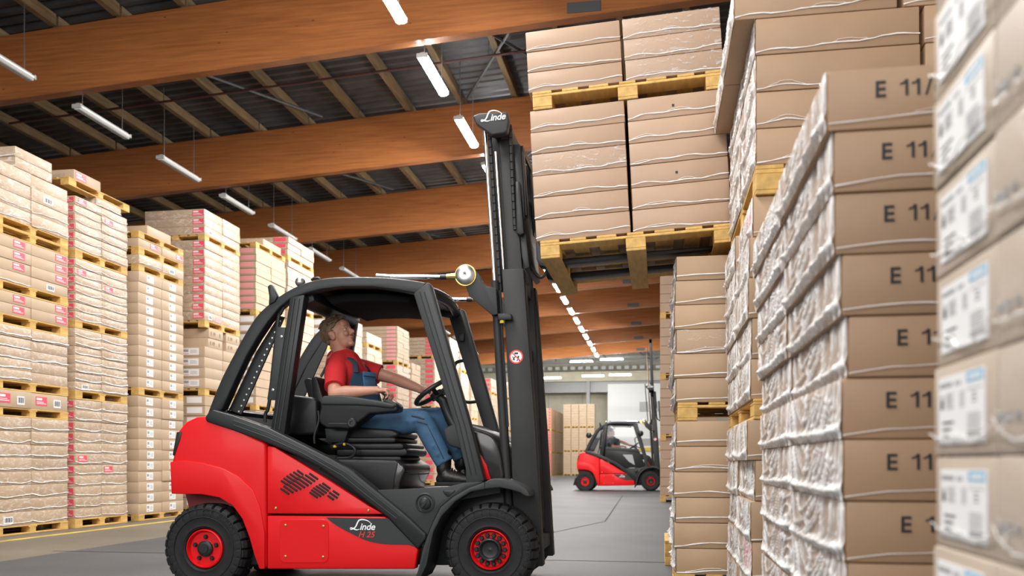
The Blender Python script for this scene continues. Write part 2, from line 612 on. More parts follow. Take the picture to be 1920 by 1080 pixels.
# purlins
bm = B()
box(bm, -0.06, 0.06, 0, 4.94, 0, 0.19)
pur = mesh_of('purlin', bm, M['purlin'], bevel=0.008, seg=1)
for i in range(-1, 8):
    yb = 13.02 + 5.0 * i
    for k in range(-8, 6):
        x = -5.24 + 1.14 * k
        if x < -12.5 and i > 1:
            continue
        o = put('purlin', pur, ceiling, (x, yb + 0.03, beam_z(x) + 1.085))
# conduit under the purlins, hangers and wind bracing
for i in range(0, 6):
    yb = 13.02 + 5 * i + 2.9
    bm = B()
    tube(bm, [(-13, yb, beam_z(-13) + 1.0), (-2, yb, beam_z(-2) + 1.0), (6, yb, beam_z(6) + 1.0)], 0.022, 6)
    mk('conduit', bm, M['pipe'], ceiling)
    for xx in (-9.6, -6.4, -3.1, 0.2):
        bm = B()
        tube(bm, [(xx, yb, beam_z(xx) + 0.98), (xx, yb, beam_z(xx) + 1.28)], 0.009, 5)
        mk('hanger_rod', bm, M['galv'], ceiling)
for i in range(0, 4):
    yb = 13.02 + 5 * i
    for a, b in (((-3.9, yb + .3), (-1.6, yb + 4.7)), ((-1.6, yb + .3), (-3.9, yb + 4.7)), ((-9.2, yb + .5), (-7.0, yb + 4.6))):
        bm = B()
        tube(bm, [(a[0], a[1], beam_z(a[0]) + 1.04), (b[0], b[1], beam_z(b[0]) + 1.04)], 0.03, 5)
        mk('wind_brace', bm, M['dksteel'], ceiling)

# side walls of the timber hall
bm = B()
box(bm, XL - 0.2, XL, YB, 66, 0, 7.2)
tag(mk('wall_left', bm, M['hallwall'], smooth=0), kind='structure')
bm = B()
box(bm, XR, XR + 0.2, YB, 66, 0, 9.2)
tag(mk('wall_right', bm, M['hallwall'], smooth=0), kind='structure')

# ------------------------------------------------------------------ end hall with steel trusses
YW = 64.0
bm = B()
box(bm, XL, XR, YW, YW + 0.2, 0, 11)
wall_back = tag(mk('wall_back', bm, M['cream'], smooth=0), 'cream painted wall of the far hall', kind='structure')
for x in (-13, -10.5, -8.0, -5.5, -3.0, -0.5):
    bm = B()
    box(bm, x - 0.02, x + 0.02, YW - 0.03, YW, 0, 5.9)
    mk('panel_joint', bm, M['louvre'], wall_back, smooth=0)
bm = B()
box(bm, XL, XR, YW - 0.06, YW, 2.75, 2.85)
mk('wall_rail', bm, M['louvre'], wall_back, smooth=0)
# ribbed fascia and header beam
bm = B()
x = XL
while x < XR:
    box(bm, x, x + 0.16, 61.9, 62.0, 5.75, 6.5)
    box(bm, x + 0.16, x + 0.30, 61.94, 62.0, 5.75, 6.5)
    x += 0.30
tag(mk('trim_1', bm, M['galv'], smooth=0), 'ribbed grey fascia above the far wall', kind='structure')
bm = B()
box(bm, XL, XR, 61.5, 61.9, 6.5, 6.62)
box(bm, XL, XR, 61.66, 61.74, 6.62, 7.05)
box(bm, XL, XR, 61.5, 61.9, 7.05, 7.17)
tag(mk('trim_2', bm, M['cream'], smooth=0), 'pale steel header beam across the far hall', kind='structure')
bm = B()
for x in [XL + 0.6 + 0.55 * k for k in range(46)]:
    box(bm, x, x + 0.32, 63.2, 63.25, 7.5, 7.72)
tag(mk('window_1', bm, M['gate'], smooth=0), 'row of small skylight openings over the header beam', kind='structure')
for n_, x in enumerate((-9.2, -4.9)):
    bm = B()
    box(bm, x - 0.12, x + 0.12, 61.5, 61.9, 0, 6.5)
    tag(mk('steel_column', bm, M['louvre'], smooth=0), kind='structure')
# trusses
bm0 = None
for k, yy in enumerate((54.6, 57.4, 60.0)):
    bm = B()
    for zz in (7.6, 9.0):
        box(bm, XL, XR, yy, yy + 0.12, zz, zz + 0.14)
    x = XL + 1
    s = 0
    while x < XR - 2.2:
        a, b = ((x, yy + .06, 7.67), (x + 2.2, yy + .06, 9.07)) if s % 2 == 0 else ((x, yy + .06, 9.07), (x + 2.2, yy + .06, 7.67))
        tube(bm, [a, b], 0.05, 5)
        box(bm, x + 2.15, x + 2.25, yy + .03, yy + .1, 7.65, 9.05)
        s += 1
        x += 2.2
    tag(mk('roof_truss', bm, M['galv'], smooth=0), 'grey steel lattice truss of the far hall', kind='structure')
bm = B()
for xx in (-8.2, -5.6, -2.9):
    tube(bm, [(xx, 54.5, 9.3), (xx + 2.4, 54.6, 7.3)], 0.06, 5)
tag(mk('diagonal_brace', bm, M['galv'], smooth=0), kind='structure')
bm = B()
prof = []
y = 54.0
while y < 66:
    prof += [(y, 0.0), (y + 0.15, 0.0), (y + 0.2, 0.1), (y + 0.35, 0.1)]
    y += 0.4
ra = [bm.verts.new((XL, p[0], 9.5 + p[1])) for p in prof]
rb = [bm.verts.new((XR, p[0], 9.5 + p[1])) for p in prof]
for i in range(len(prof) - 1):
    bm.faces.new((ra[i], ra[i + 1], rb[i + 1], rb[i]))
tag(mk('ceiling_far', bm, M['dksteel'], smooth=0), kind='structure')
# white roller gate
bm = B()
box(bm, -3.55, 0.9, 61.72, 61.84, 0.0, 6.3)
door = tag(mk('door_1', bm, M['gate'], smooth=0), 'tall white industrial gate in the far hall', kind='structure')
for (xa, xb, z0, z1) in ((-1.35, 0.85, 4.35, 4.95), (-1.3, 0.85, 2.0, 2.5)):
    bm = B()
    z = z0
    while z < z1:
        box(bm, xa, xb, 61.69, 61.72, z, z + 0.07)
        z += 0.1
    tag(mk('louvre_panel', bm, M['louvre'], door, smooth=0), 'grey slatted panel')
bm = B()
box(bm, -1.4, 0.9, 61.6, 61.7, 1.62, 1.86)
tag(mk('guard_rail', bm, M['yellow'], door, smooth=0), 'yellow rail across the gate')

# ------------------------------------------------------------------ lamps
def lamp(x, y, z, lit, label, along='y', hang=0.75, group=None):
    t = thing('hanging_lamp', label, 'lamp', (x, y, z), (0, 0, 0 if along == 'y' else R(90)), group)
    key = ('lamp', lit)
    if key not in CACHE:
        bm = B()
        L = 0.69
        prism(bm, [(-0.055, 0.01), (-0.035, 0.055), (0.035, 0.055), (0.055, 0.01)], -L, L)
        h = mesh_of('housing', bm, M['housing'], bevel=0.006, seg=1)
        bm = B()
        prism(bm, [(-0.085, 0.01), (-0.08, -0.025), (-0.045, -0.06), (0.045, -0.06), (0.08, -0.025), (0.085, 0.01)], -L - 0.01, L + 0.01)
        d = mesh_of('diffuser', bm, M['tube'] if lit else M['diff_off'], bevel=0.006, seg=1)
        bm = B()
        box(bm, -0.088, 0.088, -0.02, 0.02, -0.04, 0.03)
        e = mesh_of('end_cap', bm, M['housing'], bevel=0.006, seg=1)
        CACHE[key] = (h, d, e)
    h, d, e = CACHE[key]
    put('housing', h, t)
    put('diffuser', d, t)
    for s in (-1, 1):
        put("end_cap", e, t, (0, s * 0.70, 0))
    ck = ('chain', round(hang, 1))
    if ck not in CACHE:
        bm = B()
        n = int(hang / 0.025)
        pts = [(0, 0, 0.05 + hang * k / n) for k in range(n + 1)]
        tube(bm, pts, [0.010 if k % 2 else 0.0055 for k in range(n + 1)], 5)
        CACHE[ck] = mesh_of('chain', bm, M['galv'])
    for s in (-1, 1):
        put('chain', CACHE[ck], t, (0, s * 0.56, 0))
    return t


CACHE = {}
ORD = ['first', 'second', 'third', 'fourth', 'fifth', 'sixth', 'seventh', 'eighth', 'ninth', 'tenth', 'eleventh', 'twelfth', 'thirteenth', 'fourteenth', 'fifteenth', 'sixteenth', 'seventeenth', 'eighteenth', 'nineteenth', 'twentieth']
XLAMP = -3.62
ZL = HC + 6.3
ys = [11.4 + 2.5 * k for k in range(-3, 17)]
for k, y in enumerate(ys):
    if k < 1:
        continue
    lamp(XLAMP, y, ZL, True, '%s glowing white tube lamp from the front in the lit row over the aisle' % ORD[k - 1], hang=1.05)
# unlit row over the pallets on the left
for k in range(13):
    y = 11.55 + 2.5 * k
    lamp(-9.63, y, HC + 5.98, False, '%s unlit grey tube lamp from the front in the row above the left stacks' % ORD[k], hang=1.1)
# lamps of the far hall
for (u, v, y, w) in ((1090, 677, 55.2, 'upper left'), (1147, 673, 55.2, 'upper right'), (1032, 708, 57.0, 'lowest left'), (1112, 704, 57.0, 'lower middle'), (1163, 702, 57.0, 'lower right')):
    x, z = PY(u, v, y)
    lamp(x, y, z, True, '%s of the glowing lamps set crosswise below the far steel trusses' % w, along='x', hang=9.45 - z)

# ================================================================== PALLETS AND CARTONS
PAL_CACHE = {}


def pallet(x0, x1, y0, y1, z0, z1, label, detail=True, M4=None, group='wooden pallets'):
    LX, LY, H = x1 - x0, y1 - y0, z1 - z0
    key = (round(LX, 3), round(LY, 3), round(H, 3), detail)
    tb = H * 0.15                      # board thickness
    if key not in PAL_CACHE:
        pieces = []                    # (name, mesh key, loc)
        me = {}

        def board(nm, sx, sy, sz):
            k = (nm, round(sx, 3), round(sy, 3), round(sz, 3))
            if k not in me:
                bm = B()
                box(bm, -sx / 2, sx / 2, -sy / 2, sy / 2, 0, sz)
                me[k] = mesh_of(nm, bm, M['pal'], bevel=0.003, seg=1, smooth=0)
            return me[k]
        bw = 0.10 * LX / 0.8 if LX < 0.9 else 0.12
        xs = (-LX / 2 + bw / 2, 0, LX / 2 - bw / 2)
        ysb = (-LY / 2 + 0.0725, 0, LY / 2 - 0.0725)
        for x in xs:
            pieces.append(('bottom_board', board('bottom_board', bw, LY, tb), (x, 0, 0)))
            for y in ysb:
                pieces.append(('block', board('block', bw, 0.145 if y else 0.1, H - 3 * tb), (x, y, tb)))
        for y in ysb:
            pieces.append(('stringer_board', board('stringer_board', LX, 0.145, tb), (0, y, H - 2 * tb)))
        nb = 7
        for k in range(nb):
            w = 0.12 if k % 2 == 0 else 0.10
            x = -LX / 2 + 0.06 + (LX - 0.12) * k / (nb - 1)
            pieces.append(('deck_board', board('deck_board', w, LY, tb), (x, 0, H - tb)))
        if not detail:
            bm = B()
            for nm, m_, l in pieces:
                b2 = bmesh.new()
                b2.from_mesh(m_)
                bmesh.ops.translate(b2, verts=b2.verts[:], vec=l)
                tmp = bpy.data.meshes.new('tmp')
                b2.to_mesh(tmp)
                b2.free()
                bm.from_mesh(tmp)
                bpy.data.meshes.remove(tmp)
            PAL_CACHE[key] = mesh_of('pallet', bm, M['pal'], smooth=0, recalc=False)
        else:
            PAL_CACHE[key] = pieces
    c = Vector(((x0 + x1) / 2, (y0 + y1) / 2, z0))
    if detail:
        t = thing('pallet', label, 'pallet', c, group=group)
        for nm, me_, l in PAL_CACHE[key]:
            put(nm, me_, t, l)
    else:
        t = tag(put('pallet', PAL_CACHE[key], None, c), label, 'pallet', group)
    if M4 is not None:
        t.matrix_world = M4 @ Matrix.Translation(c)
    return t


BOX_CACHE = {}


def carton_mesh(dx, dy, dz, m, bev=0.006):
    key = (round(dx, 3), round(dy, 3), round(dz, 3), m)
    if key not in BOX_CACHE:
        bm = B()
        box(bm, -dx / 2, dx / 2, -dy / 2, dy / 2, 0, dz)
        BOX_CACHE[key] = mesh_of('carton', bm, M[m], bevel=bev, seg=2, smooth=40)
    return BOX_CACHE[key]


def face_frame(dx, dy, dz, face):
    """origin, horizontal axis (left to right seen from outside), outward normal, width"""
    if face == '+X':
        return Vector((dx / 2, -dy / 2, 0)), Vector((0, 1, 0)), Vector((1, 0, 0)), dy
    if face == '-X':
        return Vector((-dx / 2, dy / 2, 0)), Vector((0, -1, 0)), Vector((-1, 0, 0)), dy
    return Vector((-dx / 2, -dy / 2, 0)), Vector((1, 0, 0)), Vector((0, -1, 0)), dx


LAB_CACHE = {}


def plate_mesh(name, w, h, m, face, t=0.0015, extra=None):
    key = (name, round(w, 3), round(h, 3), m, face, extra)
    if key not in LAB_CACHE:
        bm = B()
        _, ax, n, _ = face_frame(1, 1, 1, face)
        rot = Matrix((ax, Vector((0, 0, 1)), n)).transposed().to_4x4()

        def rect(a0, a1, b0, b1, mi, d0, d1):
            for s in ((a0, a1, b0, b1),):
                box(bm, s[0], s[1], s[2], s[3], d0, d1, mi, rot)
        rect(0, w, 0, h, 0, -0.0005, t)
        mats = [M[m]]
        if extra == 'print':           # small red/white address print
            mats += [M['white'], M['ink']]
            rect(w * .08, w * .55, h * .62, h * .86, 1, t, t + .0005)
            rect(w * .08, w * .9, h * .2, h * .27, 1, t, t + .0005)
            rect(w * .08, w * .7, h * .38, h * .45, 1, t, t + .0005)
        elif extra == 'address':       # white label with lines and a code block
            mats += [M['greyink'], M['pale_pink']]
            for k in range(4):
                rect(w * .5, w * (.93 - .06 * (k % 2)), h * (.25 + .14 * k), h * (.30 + .14 * k), 1, t, t + .0005)
            rect(w * .08, w * .38, h * .45, h * .82, 1, t, t + .0005)
            rect(w * .08, w * .4, h * .12, h * .24, 2, t, t + .0005)
        elif extra == 'bars':
            mats += [M['ink']]
            for k in range(9):
                rect(w * (.1 + .09 * k), w * (.13 + .09 * k + .025 * (k % 3)), h * .2, h * .85, 1, t, t + .0005)
        elif extra == 'big':           # the large white delivery labels of the nearest stack
            mats += [M['greyink'], M['blue'], M['ink']]
            rect(w * .64, w * .98, h * .84, h * .985, 2, t, t + .0004)
            rect(w * .70, w * .94, h * .88, h * .93, 0, t, t + .0008)
            x = .03
            for wd in (.05, .03, .05, .04, .05, .03):
                rect(w * x, w * (x + wd), h * .84, h * .91, 1, t, t + .0004)
                x += wd + .008
            for wd in (.06, .05):
                rect(w * (x + .06), w * (x + .06 + wd), h * .84, h * .90, 1, t, t + .0004)
                x += wd + .02
            rect(w * .05, w * .12, h * .52, h * .66, 3, t, t + .0004)
            for q in range(5):
                rect(w * .055, w * .115, h * (.67 + .014 * q), h * (.676 + .014 * q), 1, t, t + .0004)
            for q in range(7):
                rect(w * .18, w * (.36 - .02 * (q % 3)), h * (.52 + .034 * q), h * (.535 + .034 * q), 1, t, t + .0004)
                rect(w * .50, w * (.60 - .02 * (q % 2)), h * (.52 + .034 * q), h * (.535 + .034 * q), 1, t, t + .0004)
            for q in range(3):
                rect(w * .10, w * (.36 - .06 * q), h * (.30 - .1 * q), h * (.335 - .1 * q), 3, t, t + .0004)
            rect(w * .66, w * .96, h * .74, h * .755, 1, t, t + .0004)
            for q in range(3):
                rect(w * .77, w * .84, h * (.56 + .055 * q), h * (.58 + .055 * q), 3, t, t + .0004)
            for q in range(6):
                rect(w * .66, w * (.95 - .05 * (q % 2)), h * (.20 + .04 * q), h * (.215 + .04 * q), 1, t, t + .0004)
            rect(w * .66, w * .95, h * .08, h * .17, 1, t, t + .0004)
        LAB_CACHE[key] = mesh_of(name, bm, mats, smooth=0, recalc=True)
    return LAB_CACHE[key]


def add_plate(o, d, face, a0, a1, b0, b1, m, name='label', extra=None, lab=None, tilt=0.0):
    dx, dy, dz = d
    org, ax, n, w = face_frame(dx, dy, dz, face)
    me = plate_mesh(name, (a1 - a0) * w, (b1 - b0) * dz, m, face, extra=extra)
    c = put(name, me, o, org + ax * (a0 * w) + Vector((0, 0, b0 * dz)) + n * 0.001)
    if tilt:
        c.rotation_euler = (tilt, 0, 0) if face != '-Y' else (0, tilt, 0)
    if lab:
        c['label'] = lab
    return c


STR_CACHE = {}


def strand_mesh(w, dz, face, kind, var, r):
    key = (round(w, 3), round(dz, 3), face, kind, var, r)
    if key in STR_CACHE:
        return STR_CACHE[key]
    _, ax, n, _ = face_frame(1, 1, 1, face)
    rnd = random.Random(var * 31 + int(w * 100))
    bm = B()
    N = 22
    ph, am = rnd.uniform(0, 6), rnd.uniform(.02, .07)
    base = rnd.uniform(.12, .24)
    sl = rnd.uniform(-.06, .10)
    pts = []
    for k in range(N + 1):
        a = k / N
        if kind == 'smile':            # film gathered towards the lower corners
            q = abs(2 * a - 1)
            b = .16 + .30 * max(0, q - .35) ** 1.6 + .05 * math.sin(7 * a + ph) + rnd.uniform(-.015, .015)
        else:
            q = abs(a - .5) * 2
            b = base + sl * a + am * math.sin(5 * a + ph) + .025 * math.sin(17 * a + 2 * ph) - .10 * max(0, .16 - a) / .16 + rnd.uniform(-.008, .008)
        b = min(.94, max(.05, b))
        pts.append(ax * (a * w) + Vector((0, 0, b * dz)) + n * (0.004 + rnd.uniform(0, .003)))
    rad = [r * (0.7 + 0.9 * rnd.random()) for _ in pts]
    tube(bm, pts, rad, 5, sq=(0.55, 1.0))
    # a second, finer fold branching off
    a0 = rnd.uniform(.02, .5)
    a1 = a0 + rnd.uniform(.2, .45)
    if kind != 'smile' or var % 2:
        p2 = []
        for k in range(9):
            t = k / 8
            a = a0 + (a1 - a0) * t
            i = min(N, int(a * N))
            p2.append(pts[i] + ax * 0.002 + Vector((0, 0, dz * .10 * math.sin(math.pi * t))))
        tube(bm, p2, r * 0.55, 4)
    STR_CACHE[key] = mesh_of('film_fold', bm, M['strand'])
    return STR_CACHE[key]


def add_strand(o, d, face, kind='line', r=0.004):
    dx, dy, dz = d
    org, ax, n, w = face_frame(dx, dy, dz, face)
    return put('film_fold', strand_mesh(w, dz, face, kind, random.randrange(7), r), o, org + n * 0.001)


FILM_CACHE = {}


def film_mesh(w, dz, face, amp, var, m, nx=72, nz=26):
    key = (round(w, 3), round(dz, 3), face, amp, var, m)
    if key in FILM_CACHE:
        return FILM_CACHE[key]
    _, ax, n, _ = face_frame(1, 1, 1, face)
    bm = B()
    off = Vector((var * 3.7, var * 1.3, 0))
    vs = []
    milk = []
    for j in range(nz + 1):
        for i in range(nx + 1):
            a, b = i / nx, j / nz
            x, z = a * w, b * dz
            e = min(1, min(a, 1 - a) * 9) * min(1, min(b, 1 - b) * 6)
            wob = noise.noise(Vector((x * 2.0, z * 4, 1)) + off)
            an = .9 * (a - .5) * 2 + .9 * wob            # folds fan out towards the lower corners
            sx, sz = x * math.cos(an) + z * math.sin(an), -x * math.sin(an) + z * math.cos(an)
            h = max(0, 1 - abs(noise.noise(Vector((sx * 4, sz * 15, 0)) + off)) * 3.2)
            h2 = max(0, 1 - abs(noise.noise(Vector((sx * 9, sz * 34, 3)) + off)) * 3.0)
            # gathered roll of film along the lower edge, tighter folds at both ends
            lo = .11 + .03 * math.sin(5 * a + var) + .12 * (abs(2 * a - 1) ** 3)
            rl = math.exp(-((b - lo) / .08) ** 2)
            ed = math.exp(-(min(a, 1 - a) * w / .03) ** 2) * (.6 + .4 * noise.noise(Vector((x * 30, z * 30, 7)) + off))
            zone = .5 + .5 * noise.noise(Vector((x * 3, z * 6, 11)) + off)
            d = 0.003 + amp * (0.55 * h ** 2 + 0.28 * h2 ** 2 * zone + rl * 1.0) * (0.25 + 0.75 * e)
            milk.append(min(.95, max(0, .06 + .80 * h ** 2.2 * (.35 + zone) + .60 * h2 ** 2 * (.15 + zone) + .62 * rl + .55 * ed)))
            vs.append(bm.verts.new(ax * x + Vector((0, 0, z)) + n * d))
    for j in range(nz):
        for i in range(nx):
            k = j * (nx + 1) + i
            f = bm.faces.new((vs[k], vs[k + 1], vs[k + nx + 2], vs[k + nx + 1]))
            f.smooth = True
    me = mesh_of('stretch_film', bm, M[m], smooth=180)
    at = me.attributes.new('milk', 'FLOAT', 'POINT')
    at.data.foreach_set('value', milk)
    FILM_CACHE[key] = me
    return me


def add_film(o, d, face, amp=0.012, m='film'):
    dx, dy, dz = d
    org, ax, n, w = face_frame(dx, dy, dz, face)
    return put('stretch_film', film_mesh(w, dz, face, amp, random.randrange(5), m), o, org)


def text_mesh(s, size, shear=0.0, bold=0.0, depth=0.0006, spacing=1.0):
    cu = bpy.data.curves.new('txt', 'FONT')
    cu.body = s
    cu.size = size
    cu.shear = shear
    cu.offset = bold
    cu.extrude = depth
    cu.space_character = spacing
    cu.resolution_u = 4
    o = bpy.data.objects.new('txt', cu)
    COL.objects.link(o)
    dg = bpy.context.evaluated_depsgraph_get()
    me = bpy.data.meshes.new_from_object(o.evaluated_get(dg))
    bpy.data.objects.remove(o)
    return me


TXT_CACHE = {}


def add_text(o, d, face, s, a, b, size, m='ink', bold=0.0):
    dx, dy, dz = d
    org, ax, n, w = face_frame(dx, dy, dz, face)
    key = (s, size, face, m)
    if key not in TXT_CACHE:
        if s.startswith('E 11/'):
            cap = size * .70
            bm = B()
            for t_, x_ in (('E', 0.0), (s[4:], 3.02)):
                m_ = text_mesh(t_, size, bold=bold, spacing=1.08)
                m_.transform(Matrix.Translation((x_ * cap, 0, 0)))
                bm.from_mesh(m_)
                bpy.data.meshes.remove(m_)
            for x_ in (1.50, 2.20):
                for q in (((.34, 0), (.52, 0), (.52, 1.0), (.34, 1.0)), ((.02, .66), (.34, .74), (.34, 1.0), (.22, .84), (.02, .78))):
                    bm.faces.new([bm.verts.new(((x_ + p[0]) * cap, p[1] * cap, .0006)) for p in q])
            me = bpy.data.meshes.new('lettering')
            bm.to_mesh(me)
            bm.free()
        else:
            me = text_mesh(s, size, bold=bold)
        me.transform(Matrix((ax, Vector((0, 0, 1)), n)).transposed().to_4x4())
        me.materials.clear()
        me.materials.append(M[m])
        TXT_CACHE[key] = me
    return tag(put('lettering', TXT_CACHE[key], o, org + ax * (a * w) + Vector((0, 0, b * dz)) + n * 0.0015), kind='stuff')


def carton(x0, x1, y0, y1, z0, z1, m, label, group, jit=0.004, M4=None, dress=(), rot=0.0):
    dx, dy, dz = x1 - x0, y1 - y0, z1 - z0
    d = (dx, dy, dz)
    c = Vector(((x0 + x1) / 2 + random.uniform(-jit, jit), (y0 + y1) / 2 + random.uniform(-jit, jit) * .4, z0))
    o = tag(put('carton', carton_mesh(dx, dy, dz, m), None, c, (0, 0, rot)), label, 'box', group)
    for f in dress:
        f(o, d)
    if M4 is not None:
        o.matrix_world = M4 @ Matrix.Translation(c)
    return o


FAR = B()                              # the small far cartons, joined
FAR_M = ['card', 'card_light', 'pink', 'white', 'card_wrap', 'card_pink', 'pale_pink']


def far_carton(x0, x1, y0, y1, z0, z1, mi, front=None, side=None):
    g = 0.004
    box(FAR, x0, x1, y0 + g, y1 - g, z0 + g, z1 - g, mi)
    if front is not None:
        w = x1 - x0
        box(FAR, x1 - w * .30, x1 - w * .05, y0 - 0.004 + g, y0 + g, z0 + (z1 - z0) * .25, z0 + (z1 - z0) * .85, front)
    if side is not None:
        w = y1 - y0
        box(FAR, x1, x1 + 0.004, y0 + w * .35, y0 + w * .6, z0 + (z1 - z0) * .25, z0 + (z1 - z0) * .85, side)


# ------------------------------------------------------------------ left stacks: measured in the photograph, built on the plane X = XF
XF = -7.25
DEP = 1.05
STK = ['first', 'second', 'third', 'fourth', 'fifth', 'sixth', 'seventh', 'eighth', 'ninth', 'tenth']
LOADN = ['lowest', 'second', 'third', 'fourth', 'fifth', 'sixth', 'seventh', 'eighth']


def D_plate(face, a0, a1, b0, b1, m, extra=None, name='label'):
    return lambda o, d: add_plate(o, d, face, a0, a1, b0, b1, m, name, extra)


def D_strand(face, kind, r):
    return lambda o, d: add_strand(o, d, face, kind, r)


def D_film(face, amp=0.012, m='film'):
    return lambda o, d: add_film(o, d, face, amp, m)


def dress_for(style, col, lay, n):
    r = random.random()
    if style == 'wrap':
        o = [D_strand('+X', 'line', .0036)] if r > .3 else []
        if r < .1:
            o.append(D_plate('+X', .3, .55, .2, .7, 'white', 'bars'))
        return 'card_wrap', o
    if style == 'smile':
        o = [D_strand('+X', 'smile', .0042)]
        if lay == 0 and col == 0:
            o.append(D_plate('+X', .25, .5, .2, .7, 'white', 'bars'))
        return 'card_wrap', o
    if style == 'pinkR':
        if lay == 0 and col == 1 and n > 2:
            return 'card_light', [D_plate('+X', .4, .62, .2, .75, 'white', 'bars')]
        if lay == 0 and n > 2:
            return 'card_light', [D_strand('+X', 'line', .004)]
        a = .5 if col == 0 else .64
        return 'card_light', [D_plate('+X', a, a + .32, .22, .88, 'pink', 'print')]
    if style == 'pinkwhite':
        return 'card_light', [D_plate('+X', .12, .42, .25, .8, 'pink', 'print'), D_plate('+X', .6, .8, .2, .7, 'white', 'bars')]
    if style == 'redend':
        o = [D_strand('+X', 'smile', .0036)]
        if col == 0:
            o.append(D_plate('-Y', .84, .98, .25, .85, 'pink', 'print'))
        if lay == 5 and col == 0 or lay == 4 and col == 1:
            o.append(D_plate('+X', .1, .42, .25, .85, 'pink', 'print'))
        return 'card_wrap', o
    if style == 'white':
        return 'card_light', [D_plate('+X', .33, .62, .18, .86, 'white', 'address')]
    if style == 'pinkfront':
        o = []
        if col == 0:
            o.append(D_plate('-Y', .80, .985, .2, .88, 'pink', 'print'))
        if lay == 0 and col == 0:
            o += [D_plate('+X', .2, .4, .2, .7, 'white', 'bars'), D_plate('+X', .6, .85, .15, .7, 'pale_pink')]
        return 'card_wrap', o
    if style == 'e19':
        o = []
        if col == 0:
            o.append(lambda b, d: add_text(b, d, '-Y', 'E 19', .12, .3, .075))
            o.append(D_plate('-Y', .62, .9, .2, .85, 'white', 'address'))
        return 'card_light', o
    if style == 'e19big':
        return 'card_light', [lambda b, d: add_text(b, d, '+X', 'E 19', .12, .3, .085), lambda b, d: add_text(b, d, '+X', 'E', .72, .3, .085)]
    if style == 'whitefront':
        o = []
        if col == 0:
            o.append(D_plate('-Y', .6, .92, .2, .85, 'white', 'address'))
        return 'card_light', o
    return 'card_light', []


LOOK = {'wrap': 'film wrapped brown', 'smile': 'brown film covered', 'pinkR': 'brown red-labelled', 'pinkwhite': 'brown red-labelled', 'redend': 'film covered brown', 'white': 'brown white-labelled',
        'pinkfront': 'flat brown', 'e19': 'brown printed', 'e19big': 'large brown printed', 'whitefront': 'brown'}


def left_stack(si, ucorner, cols_u, segs, solo=True, zmin=0.0, x=XF, far_side=None):
    """cols_u: seam positions (px) along the face; segs from the top: (kind, v_top, n, style)"""
    ysm = [YX(u, x) for u in cols_u]
    name = STK[si] + ' left stack'
    zs = [ZX(ucorner, s[1], x) for s in segs] + [0.0]
    nload = sum(1 for s in segs if s[0] == 'L')
    li = nload
    npal = sum(1 for s in segs if s[0] == 'P')
    pi_ = npal
    for k, s in enumerate(segs):
        z1, z0 = zs[k], zs[k + 1]
        if s[0] == 'P':
            rep = s[2] if len(s) > 2 else 1
            pi_ -= 1
            for q in range(rep):
                h = (z1 - z0) / rep
                lab = 'pallet on the floor under the %s' % name if z0 == 0 else '%s pallet of the %s' % (('%s from the floor' % LOADN[pi_]).capitalize() if False else LOADN[pi_], name)
                if rep > 1:
                    lab += ', %s of a pair' % ('lower' if q == 0 else 'upper')
                pallet(x - DEP, x, ysm[0], ysm[-1], z0 + q * h, z0 + (q + 1) * h, 'pale wooden ' + lab, detail=solo)
        else:
            li -= 1
            n, st = s[2], s[3]
            h = (z1 - z0) / n
            back = s[4] if len(s) > 4 else 0.0
            for c in range(len(ysm) - 1):
                for L in range(n):
                    zz = z0 + L * h
                    ya, yb = ysm[c] + back, ysm[c + 1] - 0.006
                    m, dr = dress_for(st, c, L, n)
                    if solo and zz >= zmin:
                        lab = '%s carton, %s up in %s column, %s load, %s' % (LOOK[st], ORD[L], 'left' if c == 0 else 'right', LOADN[li], name)
                        carton(x - DEP, x, ya, yb, zz, zz + h - 0.001, m, lab, 'cartons on the %s' % name, dress=dr, jit=0.008)
                    else:
                        mi = FAR_M.index(m) if m in FAR_M else 1
                        far_carton(x - DEP + random.uniform(-.01, .01), x + random.uniform(-.012, .012), ya, yb, zz, zz + h, mi,
                                   front=(2 if st in ('pinkfront', 'redend') else 3 if st in ('whitefront', 'e19') else 6 if st == 'pale' else None) if c == 0 else None,
                                   side=3 if st == 'white' else None)
    return ysm, zs


Y1, Z1 = left_stack(0, 60, (-12, 59, 128), [
    ('L', 327, 4, 'wrap'), ('P', 425, 2), ('L', 458, 4, 'pinkR'), ('P', 540), ('L', 558, 2, 'pinkR'), ('P', 599),
    ('L', 618, 5, 'wrap'), ('P', 718), ('L', 736, 1, 'pinkwhite'), ('P', 767), ('L', 784, 8, 'smile'), ('P', 983)])
ya, yb = YX(28, XF), YX(97, XF)
for k in range(2):
    carton(XF - 1.0, XF, ya, yb, Z1[0] + .12 * k, Z1[0] + .12 * k + .119, 'card_wrap', '%s pale carton of two on top of the first left stack' % ('lower' if k == 0 else 'upper'), 'loose cartons on top of the left stacks', dress=[D_strand('-Y', 'line', .006)])

